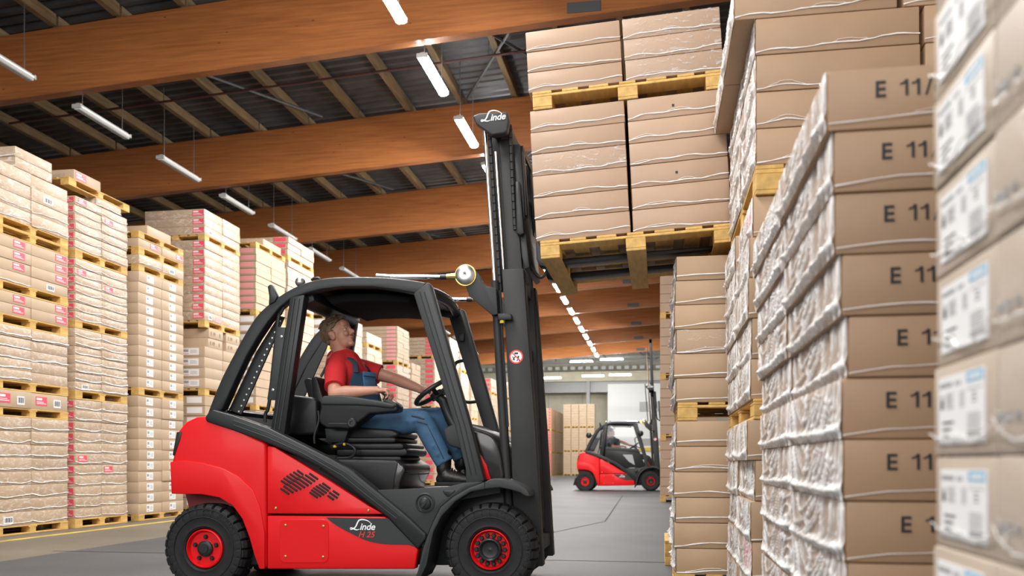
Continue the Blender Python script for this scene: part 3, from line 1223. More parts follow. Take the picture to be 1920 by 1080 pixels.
Y2, Z2 = left_stack(1, 141, (141, 191, 239), [
    ('L', 366, 6, 'redend'), ('P', 466), ('L', 483, 7, 'redend'), ('P', 599), ('L', 614, 7, 'smile'), ('P', 731), ('L', 748, 11, 'redend'), ('P', 974)])
carton(XF - DEP, XF, Y2[1] - .12, Y2[2] - .15, Z2[0], Z2[0] + .10, 'card_wrap', 'pale carton lying across the top of the second left stack', 'loose cartons on top of the left stacks', dress=[D_strand('+X', 'line', .004)])
zt = Z2[0] + .10
pallet(XF - DEP, XF, Y2[0] - .12, Y2[2] + .05, zt, zt + .10, 'loose pale wooden pallet overhanging the top of the second left stack')
carton(XF - 1.0, XF - .03, Y2[0] + .02, Y2[1] + .02, zt + .10, zt + .24, 'card_light', 'brown carton with red label on the topmost pallet, second left stack', 'loose cartons on top of the left stacks',
       dress=[D_plate('+X', .05, .45, .2, .85, 'pink', 'print'), lambda b, d: add_text(b, d, '-Y', 'E   6001 E', .62, .35, .06, 'greyink')])

Y3, Z3 = left_stack(2, 260, (260, 304, 344), [
    ('L', 445, 1, 'pinkR'), ('P', 461), ('L', 476, 1, 'wrap'), ('P', 494), ('L', 507, 11, 'white'), ('P', 726), ('L', 741, 11, 'white'), ('P', 965)])
zt = Z3[0]
pallet(XF - DEP, XF, Y3[0], Y3[2], zt, zt + .10, 'topmost pale wooden pallet on the third left stack')
carton(XF - DEP, XF - .02, Y3[0] + .25, Y3[1] + .28, zt + .10, zt + .24, 'card_light', 'single brown carton on the topmost pallet of the third left stack', 'loose cartons on top of the left stacks')

Y4, Z4 = left_stack(3, 384, (384, 418, 450), [
    ('L', 391, 3, 'pinkfront'), ('P', 439), ('L', 449, 9, 'pinkfront'), ('P', 600), ('L', 613, 2, 'e19big', .12), ('L', 649, 4, 'e19'), ('P', 728), ('L', 741, 11, 'whitefront'), ('P', 952)], zmin=1.95)
Y5, Z5 = left_stack(4, 480, (480, 508, 535), [
    ('L', 463, 9, 'pale'), ('P', 580), ('L', 590, 10, 'whitefront'), ('P', 759), ('L', 769, 10, 'pinkfront'), ('P', 943)], solo=False)
zt = Z5[0]
pallet(XF - DEP, XF, Y5[0], Y5[2], zt, zt + .10, 'topmost pale wooden pallet on the fifth left stack', detail=False)
carton(XF - .8, XF - .02, Y5[0] + .35, Y5[1] + .5, zt + .10, zt + .24, 'card_light', 'single brown carton on the topmost pallet of the fifth left stack', 'loose cartons on top of the left stacks')
Y6, Z6 = left_stack(5, 540, (540, 564, 588), [
    ('L', 443, 3, 'pinkfront'), ('P', 478), ('L', 487, 7, 'wrap'), ('P', 571), ('L', 580, 10, 'wrap'), ('P', 745), ('L', 754, 10, 'wrap'), ('P', 937)], solo=False)
left_stack(6, 614, (614, 633, 651), [
    ('L', 540, 3, 'whitefront'), ('P', 586), ('L', 596, 3, 'whitefront'), ('P', 645), ('L', 655, 10, 'wrap'), ('P', 770), ('L', 779, 9, 'white'), ('P', 930)], solo=False)
left_stack(7, 655, (655, 666, 679), [
    ('L', 598, 1, 'wrap'), ('L', 612, 7, 'wrap'), ('P', 690), ('L', 699, 7, 'wrap'), ('P', 790), ('L', 798, 8, 'wrap'), ('P', 924)], solo=False)
left_stack(8, 688, (688, 702, 716), [
    ('L', 622, 2, 'wrap'), ('P', 642), ('L', 650, 4, 'wrap'), ('P', 700), ('L', 708, 7, 'pinkfront'), ('P', 800), ('L', 807, 8, 'smile'), ('P', 919)], solo=False)
left_stack(9, 745, (745, 756, 767), [
    ('L', 611, 9, 'pale'), ('P', 676), ('L', 683, 9, 'pinkfront'), ('P', 780), ('L', 787, 9, 'wrap'), ('P', 912)], solo=False)
STK += ['eleventh', 'twelfth', 'thirteenth', 'fourteenth', 'fifteenth', 'sixteenth', 'seventeenth', 'eighteenth', 'nineteenth']
left_stack(10, 772, (772, 780, 788), [('L', 680, 4, 'whitefront'), ('P', 722), ('L', 728, 8, 'pinkfront'), ('P', 800), ('L', 806, 8, 'wrap'), ('P', 909)], solo=False)
left_stack(11, 815, (815, 824, 833), [('L', 632, 5, 'pinkfront'), ('P', 666), ('L', 672, 9, 'pinkfront'), ('P', 760), ('L', 766, 10, 'pinkfront'), ('P', 902)], solo=False)
left_stack(12, 843, (843, 851, 859), [('L', 632, 5, 'wrap'), ('P', 672), ('L', 678, 9, 'wrap'), ('P', 770), ('L', 776, 9, 'wrap'), ('P', 898)], solo=False)
left_stack(13, 864, (864, 871, 879), [('L', 640, 5, 'whitefront'), ('P', 692), ('L', 698, 6, 'wrap'), ('P', 775), ('L', 780, 9, 'wrap'), ('P', 896)], solo=False)
left_stack(14, 884, (884, 890, 896), [('L', 655, 5, 'wrap'), ('P', 700), ('L', 705, 6, 'wrap'), ('P', 782), ('L', 787, 9, 'wrap'), ('P', 893)], solo=False)
left_stack(15, 921, (921, 927, 933), [('L', 709, 3, 'pinkfront'), ('P', 734), ('L', 739, 6, 'wrap'), ('P', 800), ('L', 805, 8, 'whitefront'), ('P', 889)], solo=False)
left_stack(16, 950, (950, 955, 961), [('L', 715, 4, 'wrap'), ('P', 744), ('L', 749, 5, 'wrap'), ('P', 805), ('L', 809, 8, 'wrap'), ('P', 886)], solo=False)

# far rows across the end of the hall
for r_ in range(3):
    for lv in range(3):
        z0 = lv * 1.40
        ya = 54.3 + 2.5 * r_
        pallet(-7.8, -6.6, ya, ya + 2.4, z0, z0 + .11, '%s pallet of the far stack with red label columns, %s row' % (LOADN[lv], ORD[r_]), detail=False)
        for L in range(7):
            for q in range(2):
                xa = -7.8 + q * .6
                far_carton(xa, xa + .59, ya, ya + 2.4, z0 + .11 + L * .184, z0 + .11 + (L + 1) * .184, 0, front=2)
for c in range(4):
    for lv in range(3):
        z0 = lv * 1.51
        xa = -6.0 + c * .50
        pallet(xa, xa + .485, 55.6, 56.8, z0, z0 + .11, '%s pallet in %s column of the far stack of light boxes' % (LOADN[lv], ORD[c]), detail=False)
        for L in range(9):
            far_carton(xa, xa + .475, 55.6, 56.8, z0 + .11 + L * .155, z0 + .11 + (L + 1) * .155, 1)

# ------------------------------------------------------------------ right side
XR0 = 0.434
# E: the stack printed on the front
WE = 1.05
base = 0.16
pallet(XR0 + .01, XR0 + WE, 2.17, 3.85, 0.0, base, 'wooden pallet under the stack of cartons printed E 11', detail=False)
h = (1.755 - base) / 11
for j in range(2):
    for L in range(11):
        sx = -0.035 * max(0, (L - 6)) / 4 + random.uniform(-.008, .008)
        ya = 2.17 + .85 * j + random.uniform(-.0035, .0035)
        dr = [D_film('-X', .016)]
        if j == 0:
            dr.append(D_strand('-Y', 'line', .0013))
            tx = .088 + random.uniform(-.012, .022) + .02 * max(0, 8 - L) / 8
            dr.append(lambda b, d, tx=tx: add_text(b, d, '-Y', 'E 11/62', tx, .51, .053, bold=.0009))
        carton(XR0 + sx, XR0 + WE + sx, ya, ya + .842, base + L * h, base + (L + 1) * h - .002, 'card_dark',
               'brown film wrapped carton %s from the floor, %s' % (ORD[L], 'printed E 11 on the front' if j == 0 else 'behind the cartons printed E 11'),
               'cartons printed E 11' if j == 0 else 'cartons behind the E 11 cartons', jit=0.0, dress=dr)

# L: the nearest stack with the white delivery labels
pallet(XR0 + .02, XR0 + .6, 0.45, 1.5, 0, .138, 'wooden pallet under the nearest right stack with white labels', detail=False)
for j in range(3):
    for L in range(13):
        yb = 1.5 - .262 * j
        dr = []
        if j == 0:
            dr.append(D_plate('-X', .13, .88, .12, .86, 'white', 'big', name='delivery_label'))
            dr.append(lambda b, d: add_text(b, d, '-X', 'CE', .46, .48, .016, 'greyink'))
        if j == 1:
            dr.append(lambda b, d: add_text(b, d, '-X', 'SUSLE  42', .02, .30, .018, 'greyink'))
            dr.append(D_film('-X', .006, 'film_thin'))
        dr.append(D_strand('-X', 'smile', .0015))
        sx = random.uniform(-.003, .004)
        carton(XR0 + sx, XR0 + .55, yb - .26, yb, .138 + L * .1405, .138 + (L + 1) * .1405 - .0015, 'card_grey',
               'pale carton %s from floor, %s, nearest right stack' % (ORD[L], ('far column with white delivery labels', 'middle column beside the labels', 'column closest to the viewer')[j]),
               'cartons of the nearest right stack', jit=0.0, dress=dr)

# R2: three loads behind E
for nm, z0, z1, n, cols, yy, x, wx in (
        ('lowest', .12, 1.02, 5, 2, (4.0, 4.7, 5.38), .41, 1.0), ('middle', 1.11, 2.01, 5, 2, (4.02, 4.7, 5.38), .40, 1.0)):
    for j in range(2):
        hh = (z1 - z0) / n
        for L in range(n):
            sx = random.uniform(-.012, .012) - (.02 if nm == 'lowest' and L == n - 1 else 0)
            dr = [D_film('-X', .014)]
            if j == 0:
                dr.append(D_strand('-Y', 'line', .002))
                if (nm, L) in (('middle', 4), ('lowest', 1), ('lowest', 0)):
                    dr.append(D_plate('-X', .55, .95, .2, .9, 'pink'))
            carton(x + sx, x + wx, yy[j], yy[j + 1] - .006, z0 + L * hh, z0 + (L + 1) * hh - .002, 'card',
                   'wrapped carton %s up, %s column, %s load behind the E 11 stack' % (ORD[L], 'near' if j == 0 else 'far', nm), 'film wrapped cartons behind the E 11 stack', jit=0, dress=dr)
pallet(.42, 1.42, 4.0, 5.38, 0, .12, 'floor pallet behind the stack of E 11 cartons', detail=False)
pallet(.41, 1.41, 4.0, 5.38, 1.02, 1.11, 'wooden pallet below the middle load behind the E 11 stack')
pallet(.42, 1.42, 4.0, 5.38, 2.01, 2.139, 'wooden pallet below the top load behind the E 11 stack')
hh = .1615
for L in range(6):
    for j in range(2):
        for c in range(2):
            xa = .42 + .70 * c - (.09 if L == 4 else .03 if L == 5 else 0)
            dr = [D_strand('-Y', 'line', .0022)]
            if c == 0:
                dr = dr if j == 0 else []
                dr.append(D_film('-X', .014))
            elif j == 1:
                dr = []
            carton(xa, xa + .68, 4.0 + .69 * j, 4.684 + .69 * j, 2.139 + L * hh, 2.139 + (L + 1) * hh - .002, 'card_dark',
                   'carton %s up in top load behind the E 11 stack, %s %s' % (ORD[L], 'near' if j == 0 else 'far', 'aisle side' if c == 0 else 'wall side'), 'top load of cartons behind the E 11 stack', jit=.003, dress=dr)

# R3: the stack the raised load is about to be set on
pallet(.095, 1.265, 5.45, 6.62, 0.0, .153, 'floor pallet of the stack below the raised load')
pallet(.11, 1.28, 5.45, 6.62, 1.083, 1.195, 'middle pallet in the stack below the raised load')
for nm, z0, z1 in (('lower', .153, 1.083), ('upper', 1.195, 2.085)):
    hh = (z1 - z0) / 6
    for L in range(6):
        dr = [D_strand('-Y', 'line', .0028), D_film('-X', .022)]
        if (nm, L) == ('upper', 2):
            dr.append(D_film('-Y', .010, 'film_thin'))
        if L == 2:
            dr.append(lambda b, d: add_plate(b, d, '-Y', .32, .335, .68, .80, 'ink', 'print_mark'))
        carton(.095 + random.uniform(-.01, .01), 1.26, 5.45, 6.62, z0 + L * hh, z0 + (L + 1) * hh - .002, 'card',
               'wide brown carton %s up in %s load of the stack below the raised load' % (ORD[L], nm), 'cartons below the raised load', jit=.002, dress=dr)
# R4 / R5: rows further down the right side
for yy, xa, top, nm in ((18.7, 0.02, 4.7, 'next'), (28.2, 0.10, 4.4, 'farthest')):
    z0 = 0.0
    k = 0
    while z0 < top - .5:
        pallet(xa, xa + 1.17, yy, yy + 1.2, z0, z0 + .14, '%s pallet in the %s stack down the right side' % (LOADN[k], nm), detail=False)
        for L in range(6):
            zz = z0 + .14 + L * .19
            for q in range(2):
                far_carton(xa + .585 * q, xa + .58 + .585 * q, yy, yy + 1.2, zz, zz + .19, 5)
        z0 += .14 + 6 * .19
        k += 1
# spare pallets lying beyond R3
for k in range(2):
    pallet(.045, 1.10, 7.2, 8.0, .10 * k, .10 * (k + 1), '%s of two empty pallets lying on the floor behind the right stack' % ('lower' if k == 0 else 'upper'))

tag(mk('far_carton', FAR, [M[k] for k in FAR_M], smooth=0, recalc=False), 'small stacked brown cartons far down both sides of the hall', 'boxes', kind='stuff')

# ------------------------------------------------------------------ the raised load, tilted back with the mast
LX0, LY0, LZ0 = -0.742, 5.40, 2.087
TILT = Matrix.Translation((LX0, LY0, LZ0)) @ Matrix.Rotation(R(-3.0), 4, 'Y') @ Matrix.Translation((-LX0, -LY0, -LZ0))
pallet(LX0 + .02, LX0 + 1.19, LY0, LY0 + 1.2, LZ0, LZ0 + .112, 'wooden pallet on the forks carrying the raised load', M4=TILT)
hh = .1355
z0 = LZ0 + .112
for L in range(6):
    for c in range(2):
        xa = LX0 + (.592) * c - (.004 if c == 0 else -.004)
        dr = [D_strand('-Y', 'line', .0026)]
        if (L, c) == (3, 0):
            dr.append(D_film('-Y', .012, 'film_thin'))
        if (L, c) in ((5, 1), (2, 1)):
            dr.append(lambda b, d: add_plate(b, d, '-Y', .46, .485, .45, .56, 'ink', 'print_mark'))
        carton(xa, xa + .58, LY0 + .005, LY0 + 1.19, z0 + L * hh, z0 + (L + 1) * hh - .002, 'card_pink',
               'brown carton %s up in the %s column of the raised load, lower pallet' % (ORD[L], 'left' if c == 0 else 'right'), 'cartons of the raised load', jit=.003, M4=TILT, dress=dr)
z1 = z0 + 6 * hh
pallet(LX0 + .02, LX0 + 1.19, LY0, LY0 + 1.2, z1, z1 + .112, 'wooden pallet lying in the middle of the raised load', M4=TILT)
for L in range(3):
    for c in range(2):
        xa = LX0 + (.592) * c - (.004 if c == 0 else -.004)
        dr = [D_strand('-Y', 'line', .0024)]
        if c == 1:
            dr.append(D_film('-Y', .006, 'film_thin'))
        carton(xa, xa + .58, LY0 + .005, LY0 + 1.19, z1 + .112 + L * .127, z1 + .112 + (L + 1) * .127 - .002, 'card_pink',
               'brown carton %s up in the %s column of the raised load, upper pallet' % (ORD[L], 'left' if c == 0 else 'right'), 'cartons of the raised load', jit=.003, M4=TILT, dress=dr)

# ================================================================== FORKLIFT
TX, TY = -1.97, 5.92           # truck origin used when reading the photograph
YN, YF = 5.34, 6.50            # near and far flank


def T(p, yw=YN):
    """photo pixel on the plane y = yw -> local x, z of the truck"""
    x, z = PY(p[0], p[1], yw)
    return (x - TX, z)


def TP(pts, yw=YN):
    return [T(p, yw) for p in pts]


def V3(p, yw):
    x, z = T(p, yw)
    return Vector((x, yw - TY, z))


def arc(c, r, a0, a1, n):
    return [(c[0] + r * math.cos(R(a0 + (a1 - a0) * k / n)), c[1] - r * math.sin(R(a0 + (a1 - a0) * k / n))) for k in range(n + 1)]


def smooth_path(pts, n=6):
    """Catmull-Rom through 2-d points"""
    out = []
    m = len(pts)
    for i in range(m - 1):
        p0, p1, p2, p3 = pts[max(i - 1, 0)], pts[i], pts[i + 1], pts[min(i + 2, m - 1)]
        for k in range(n):
            t = k / n
            out.append(tuple(0.5 * ((2 * p1[j]) + (-p0[j] + p2[j]) * t + (2 * p0[j] - 5 * p1[j] + 4 * p2[j] - p3[j]) * t * t + (-p0[j] + 3 * p1[j] - 3 * p2[j] + p3[j]) * t ** 3) for j in range(len(p1))))
    out.append(tuple(pts[-1]))
    return out


def logo_mesh(size, key='logo'):
    """the white script word: text for the last letters, swung strokes for the capital"""
    k = ('logo', size)
    if k in TXT_CACHE:
        return TXT_CACHE[k]
    me = text_mesh('inde', 1.0, shear=0.28, bold=0.018, depth=0.0, spacing=0.98)
    bm = B()
    bm.from_mesh(me)
    bmesh.ops.translate(bm, verts=bm.verts[:], vec=(0.62, 0, 0))

    def ribbon(pts, ws):
        pts = [Vector((p[0], p[1], 0)) for p in pts]
        L = []
        for i, p in enumerate(pts):
            t = pts[min(i + 1, len(pts) - 1)] - pts[max(i - 1, 0)]
            n = Vector((-t.y, t.x, 0)).normalized() * ws[i]
            L.append((bm.verts.new(p - n), bm.verts.new(p + n)))
        for a, b in zip(L, L[1:]):
            bm.faces.new((a[0], b[0], b[1], a[1]))
    c = smooth_path([(-.42, .10), (-.34, .02), (-.18, .06), (.02, .16), (.22, .36), (.38, .70), (.55, .98), (.85, 1.08), (1.25, 1.04), (1.62, .90), (1.85, .70)], 6)
    ribbon(c, [.02 + .055 * math.sin(math.pi * i / (len(c) - 1)) ** .8 for i in range(len(c))])
    c = smooth_path([(-.42, .10), (-.36, .19), (-.20, .17), (.0, .08), (.20, .01), (.42, .0), (.62, .08)], 6)
    ribbon(c, [.02 + .05 * math.sin(math.pi * i / (len(c) - 1)) for i in range(len(c))])
    bmesh.ops.scale(bm, vec=(size, size, size), verts=bm.verts[:])
    bmesh.ops.rotate(bm, cent=(0, 0, 0), matrix=Matrix.Rotation(R(90), 3, 'X'), verts=bm.verts[:])
    bpy.data.meshes.remove(me)
    out = mesh_of('logo_lettering', bm, M['logo'], smooth=0, recalc=False)
    TXT_CACHE[k] = out
    return out


def wheel(root, px, r_px, front, far=False, detail=True):
    """tyre > rim, hub, bolts.  built with the axle along y, outer face towards -y"""
    c = T(px, 5.33)
    edge = T((px[0] + r_px, px[1]), 5.33)
    r = edge[0] - c[0]
    w = 0.24 if front else 0.20
    key = ('tyre', front)
    if key not in CACHE:
        n = 168
        per = 6

        def mod(k, i):
            i -= 3
            if i in (3, 4, 5, 6, 7, 8):
                g = (k % per) in (0,)
                q = ((k + per // 2) % per) in (0,)
                if i <= 5 and g:
                    return 0.93 if i in (3, 4, 5) else 1
                if i >= 6 and q:
                    return 0.93
            return 1.0
        prof = [(r * .43, .035), (r * .455, .012), (r * .50, .002), (r * .56, .006), (r * .66, .0), (r * .80, -.006), (r * .925, .004), (r * .985, .028), (r, w * .48), (r, w * .52), (r * .985, w - .028), (r * .925, w - .004), (r * .80, w + .006), (r * .66, w), (r * .50, w - .004), (r * .43, w - .03)]
        bm = B()
        lathe(bm, prof, (0, 0, 0), n, mod=mod)
        # close the bore
        tyre = mesh_of('tyre', bm, M['rub'], smooth=28)
        bm = B()
        for a in (r * .70, r * .885):
            tube(bm, [(a * math.cos(R(t)), -.004, a * math.sin(R(t))) for t in range(0, 360, 6)], .0035, 5, closed=True)
        ridge = mesh_of('sidewall_ring', bm, M['rub'])
        rr = r * .42
        bm = B()
        if front:
            lathe(bm, [(r * .44, .03), (rr * 1.02, .004), (rr * .98, .002), (rr * .90, .02), (rr * .86, .036), (rr * .60, .036), (rr * .52, .03), (0.0, .03)], (0, 0, 0), 48)
        else:
            lathe(bm, [(r * .44, .03), (rr * 1.02, .008), (rr * .96, .004), (rr * .90, .022), (rr * .84, .034), (rr * .5, .034), (rr * .38, .026), (0.0, .026)], (0, 0, 0), 48)
        rim = mesh_of('rim', bm, M['red'], smooth=40)
        bm = B()
        if front:
            lathe(bm, [(rr * .60, .04), (rr * .58, -.012), (rr * .52, -.016), (rr * .46, -.010), (rr * .40, .004), (rr * .15, .012), (0, .006)], (0, 0, 0), 36)
        else:
            lathe(bm, [(rr * .42, .04), (rr * .42, .012), (rr * .36, .006), (rr * .22, .006), (rr * .22, .0), (0, .0)], (0, 0, 0), 30)
        hub = mesh_of('hub', bm, M['blk'], smooth=40)
        bm = B()
        lathe(bm, [(.0155, .036), (.0155, .018), (.012, .012), (.0, .012)], (0, 0, 0), 6)
        bolt = mesh_of('wheel_bolt', bm, M['blk'], smooth=30)
        bm = B()
        lathe(bm, [(rr * .12, .036), (rr * .12, .032), (0, .032)], (0, 0, 0), 14)
        hole = mesh_of('rim_hole', bm, M['hole'], smooth=30)
        CACHE[key] = (tyre, ridge, rim, hub, bolt, hole, rr)
    tyre, ridge, rim, hub, bolt, hole, rr = CACHE[key]
    yw = 5.325 - TY
    t = put('tyre', tyre, root, (c[0], yw if not far else -yw, c[1]), (0, 0, R(180)) if far else None)
    put('sidewall_ring', ridge, t)
    put('rim', rim, t)
    if detail and not far:
        wk = ('tyre_word', front)
        if wk not in CACHE:
            bm = B()
            word, a0, st, rad = ('CONTINENTAL', 74, 9.2, .765) if front else ('CSE ROBUST', 92, 7.0, .77)
            for q, ch in enumerate(word):
                if ch == ' ':
                    continue
                m_ = text_mesh(ch, .044, depth=.0012)
                an = a0 - st * q
                m_.transform(Matrix.Rotation(R(90), 4, 'X'))
                m_.transform(Matrix.Translation((r * rad * math.cos(R(an)), -.0065, r * rad * math.sin(R(an)))) @ Matrix.Rotation(R(90 - an), 4, 'Y'))
                bm.from_mesh(m_)
                bpy.data.meshes.remove(m_)
            CACHE[wk] = mesh_of('lettering', bm, M['blk'], smooth=0, recalc=False)
        tag(put('lettering', CACHE[wk], t), kind='stuff')
    put('hub', hub, t)
    nb = 14 if front else 5
    for k in range(nb):
        a = R(360 * k / nb + (0 if front else 18))
        put('wheel_bolt', bolt, t, (rr * (.74 if front else .62) * math.cos(a), 0, rr * (.74 if front else .62) * math.sin(a)))
    if not front:
        put('rim_hole', hole, t, (-rr * .68, 0, 0))
    return t


def build_truck(label, detail=True):
    root = thing('forklift_truck', label, 'forklift', (TX, TY, 0))
    yn, yf = YN - TY, YF - TY

    def pr(name, px, y0, y1, m, plane=None, bevel=0.006, parent=None, lab=None, seg=2, both=False):
        """px outline read on the plane of its near face, run from y0 to y1 (world), mirrored when both"""
        poly = TP(px, plane if plane is not None else y0)
        out = None
        for s in ((0, 1) if both else (0,)):
            bm = B()
            a, b = y0 - TY, y1 - TY
            if s:
                a, b = -b, -a
            prism(bm, poly, a, b)
            o = mk(name, bm, M[m], parent if parent is not None else root, bevel=bevel, seg=seg)
            if lab:
                o['label'] = lab
            out = out or o
        return out

    # ---- rear counterweight
    cw = [(386, 780), (440, 800), (499, 831), (500, 1067), (486, 1067), (477, 1042), (467, 1007), (454, 973), (436, 948), (411, 933), (379, 927), (322, 926), (319.5, 872), (323.5, 856), (328, 832), (333, 808), (347, 791), (366, 782)]
    counter = pr('counterweight', cw, YN, YF, 'red', bevel=0.03, seg=4, lab='glossy red rear counterweight body')
    # flared lower half
    fl = [(318.5, 866), (345, 863), (380, 868), (417, 878), (448, 894), (474, 918), (488, 952), (496, 1000), (496, 1067), (486, 1067), (477, 1042), (467, 1007), (454, 973), (436, 948), (411, 933), (379, 927), (321, 926)]
    pr('wheel_flare', fl, YN - .007, YN + .05, 'red', parent=counter, bevel=0.006, seg=3)
    pr('wheel_well', [(325, 927), (400, 930), (440, 955), (440, 1000), (350, 1000), (338, 975)], YN + .16, YF - .16, 'dkred', plane=YN + .02, bevel=0.01)
    pr('axle_beam', [(440, 1000), (505, 1000), (505, 1050), (330, 1050), (345, 990)], YN + .30, YF - .30, 'blk', bevel=0.01)
    pr('tail_lamp', [(331, 810), (341, 809), (337, 826), (326, 855), (323, 853)], YN - .004, YN + .10, 'blk', bevel=0.004, parent=counter, both=False)
    # ---- engine side cover, red triangle
    cover = pr('engine_cover', [(501, 836), (514, 838), (560, 866), (620, 903), (690, 948), (719, 964), (501, 963)], YN + .002, YN + .06, 'red', bevel=0.008, both=True, lab='triangular red engine cover with slots')
    if detail:
        rows = [((528, 885), 2, 16), ((534, 882), 3, 24), ((541, 882), 4, 28), ((549, 883), 4, 20), ((558, 884), 3, 10)]
        # slanted slots in four broken bands
        bands = [((533, 905), (563, 886), 6, 13), ((534, 921), (588, 893), 9, 18), ((588, 928), (612, 911), 6, 17), ((620, 933), (630, 924), 3, 13)]
        k0 = 0
        for (a, b, n, ln) in bands:
            for k in range(n):
                f = k / (n - 1)
                cx, cy = a[0] + (b[0] - a[0]) * f, a[1] + (b[1] - a[1]) * f
                l = ln * 1.4 * (0.6 + .4 * math.sin(math.pi * (0.12 + .76 * f))) / 2
                dx, dy = .82 * l, .57 * l
                q = [T((cx - dx, cy - dy), YN), T((cx + dx, cy + dy), YN)]
                bm = B()
                tube(bm, [(q[0][0], yn, q[0][1]), (q[1][0], yn, q[1][1])], .0076, 8, sq=(1.0, .9))
                mk('vent_slot', bm, M['hole'], cover)
    for p in ((517, 953), (690.5, 957.5)):
        bm = B()
        x, z = T(p, YN)
        lathe(bm, [(.009, 0), (.009, -.004), (.005, -.007), (0, -.007)], (x, yn + .002, z), 12)
        mk('screw', bm, M['brass'], cover)
    # ---- lower sill, red, with the black name plate
    sill = pr('sill_panel', [(501, 967), (722, 969), (784, 1030), (778, 1067), (501, 1067)], YN, YN + .08, 'red', bevel=0.010, seg=3, both=True, lab='red sill panel below the engine cover')
    tankpx = smooth_path([(611, 970), (627, 983), (652, 997), (686, 1013), (719, 1020), (766, 1021.5)], 5) + [(781, 1027), (728, 972), (611, 970)]
    plate = pr('name_plate', tankpx[:-1], YN - .003, YN + .01, 'gry', bevel=0.001, seg=1, parent=sill, lab='charcoal swoosh panel carrying the lettering')
    sq = []
    for cx, cy, a0 in ((535, 985, 180), (605, 985, 90), (605, 1044, 0), (535, 1044, -90)):
        sq += arc((cx, cy), 11, a0, a0 - 90, 5)
    pr('access_panel', sq, YN - .004, YN + .01, 'red', bevel=0.002, seg=1, parent=sill)
    for p in ((535.5, 984.5), (606.5, 986.5), (535.5, 1043), (606, 1044)):
        bm = B()
        x, z = T(p, YN)
        lathe(bm, [(.008, 0), (.008, -.004), (.004, -.006), (0, -.006)], (x, yn - .003, z), 12)
        mk('screw', bm, M['brass'], sill)
    # lettering on the plate
    lg = put('logo_lettering', logo_mesh(.060), root, V3((664, 993), YN) + Vector((0, -.0045, 0)))
    lg['label'] = 'white script lettering on the side'
    lt = text_mesh('H 25', .052, shear=.32, bold=.0008, depth=.0004, spacing=1.02)
    lt.transform(Matrix.Rotation(R(90), 4, 'X'))
    lt.materials.clear()
    lt.materials.append(M['logored'])
    put('model_lettering', lt, root, V3((672, 1007), YN) + Vector((0, -.0045, 0)))
    # ---- chassis inside
    pr('rear_deck', [(395, 770), (440, 786), (499, 816), (522, 828), (522, 850), (440, 830), (395, 800)], YN + .085, YF - .085, 'lining', plane=YN, bevel=0.006)
    pr('chassis', [(395, 795), (500, 838), (560, 872), (640, 920), (700, 965), (800, 1030), (800, 1062), (430, 1062), (455, 1000), (430, 930)], YN + .085, YF - .085, 'blk', plane=YN, bevel=0.01)
    # step / floor side
    side = [(706, 919), (833, 914), (870, 905), (907, 903), (880, 915), (850, 931), (826, 951), (812, 978), (800, 1008), (793, 1028), (786, 1020), (760, 985)]
    pr('step_panel', side, YN + .012, YN + .10, 'gry', bevel=0.008, both=True)
    pr('floor_plate', [(700, 921), (833, 916), (872, 907), (935, 905), (935, 925), (850, 940), (800, 1000), (780, 1000)], YN + .10, YF - .10, 'gry', plane=YN + .05, bevel=0.005)
    pr('kick_plate', [(905, 908), (945, 905), (952, 960), (940, 1060), (800, 1060), (812, 985), (850, 930)], YN + .25, YF - .25, 'blk', plane=YN + .25, bevel=0.01)
    # filler cap
    x, z = T((796, 943), YN)
    bm = B()
    lathe(bm, [(.064, .014), (.064, -.004), (.056, -.009), (.050, -.004), (.048, .004), (0, .004)], (x, yn + .012, z), 36)
    cap = mk('filler_ring', bm, M['gry'], root, smooth=40)
    bm = B()
    lathe(bm, [(.036, .01), (.036, -.012), (.030, -.017), (0, -.017)], (x + .002, yn + .008, z - .003), 30)
    box(bm, -.030, .030, -.007, 0.0, -.007, .007, 0, Matrix.Translation((x + .002, yn - .009, z - .003)) @ Matrix.Rotation(R(-50), 4, 'Y'))
    tag(mk('filler_cap', bm, M['blk'], cap, smooth=40), kind='stuff')
    # foot hold recess and small red button
    pr('foot_hold', [(829, 921), (833, 918), (851, 918), (853, 921), (842, 931), (838, 932), (832, 926)], YN + .008, YN + .02, 'blk', plane=YN, bevel=0.003)
    # ---- diagonal lower frame
    sl = [(385, 783), (392, 773), (400, 768), (440, 779), (507, 803), (545, 822), (583, 841), (622, 860), (660, 882), (706, 919), (760, 963), (800, 1001), (800, 1010), (784, 1030), (729, 971), (690, 941), (660, 917), (630, 896), (600, 876), (562, 856), (526, 841), (499, 830), (440, 808), (388, 791)]
    pr('lower_frame', sl, YN - .012, YN + .085, 'blk', plane=YN, bevel=0.012, seg=3, both=True)
    # groove lines on it
    for off in (.33, .62):
        bm = B()
        up = [(440, 779), (507, 803), (583, 841), (660, 882), (706, 919), (760, 963)]
        lo = [(440, 808), (499, 830), (562, 856), (630, 896), (680, 936), (735, 978)]
        pts = [V3((a[0] + (b[0] - a[0]) * off, a[1] + (b[1] - a[1]) * off), YN) for a, b in zip(up, lo)]
        tube(bm, [p + Vector((0, -.012, 0)) for p in pts], .004, 6)
        mk('frame_rib', bm, M['gry'], root)
    # ---- front fender and flap
    fin = [(908, 904), (880, 914), (850, 931), (826, 951), (811, 980), (800, 1008), (793, 1028), (786, 1060), (779, 1085), (786, 1088), (800, 1060), (806, 1028), (813, 997), (828, 968), (854, 940), (883, 922), (910, 917)]
    pr('wheel_arch', fin, YN - .022, YN + .30, 'gry', plane=YN - .02, bevel=0.008, both=True)
    fe = smooth_path([(909, 904), (922, 898), (940, 898), (958, 902), (975, 909), (989, 919), (994, 931)], 3) + [(986, 931), (974, 923), (957, 918), (937, 914), (909, 917)]
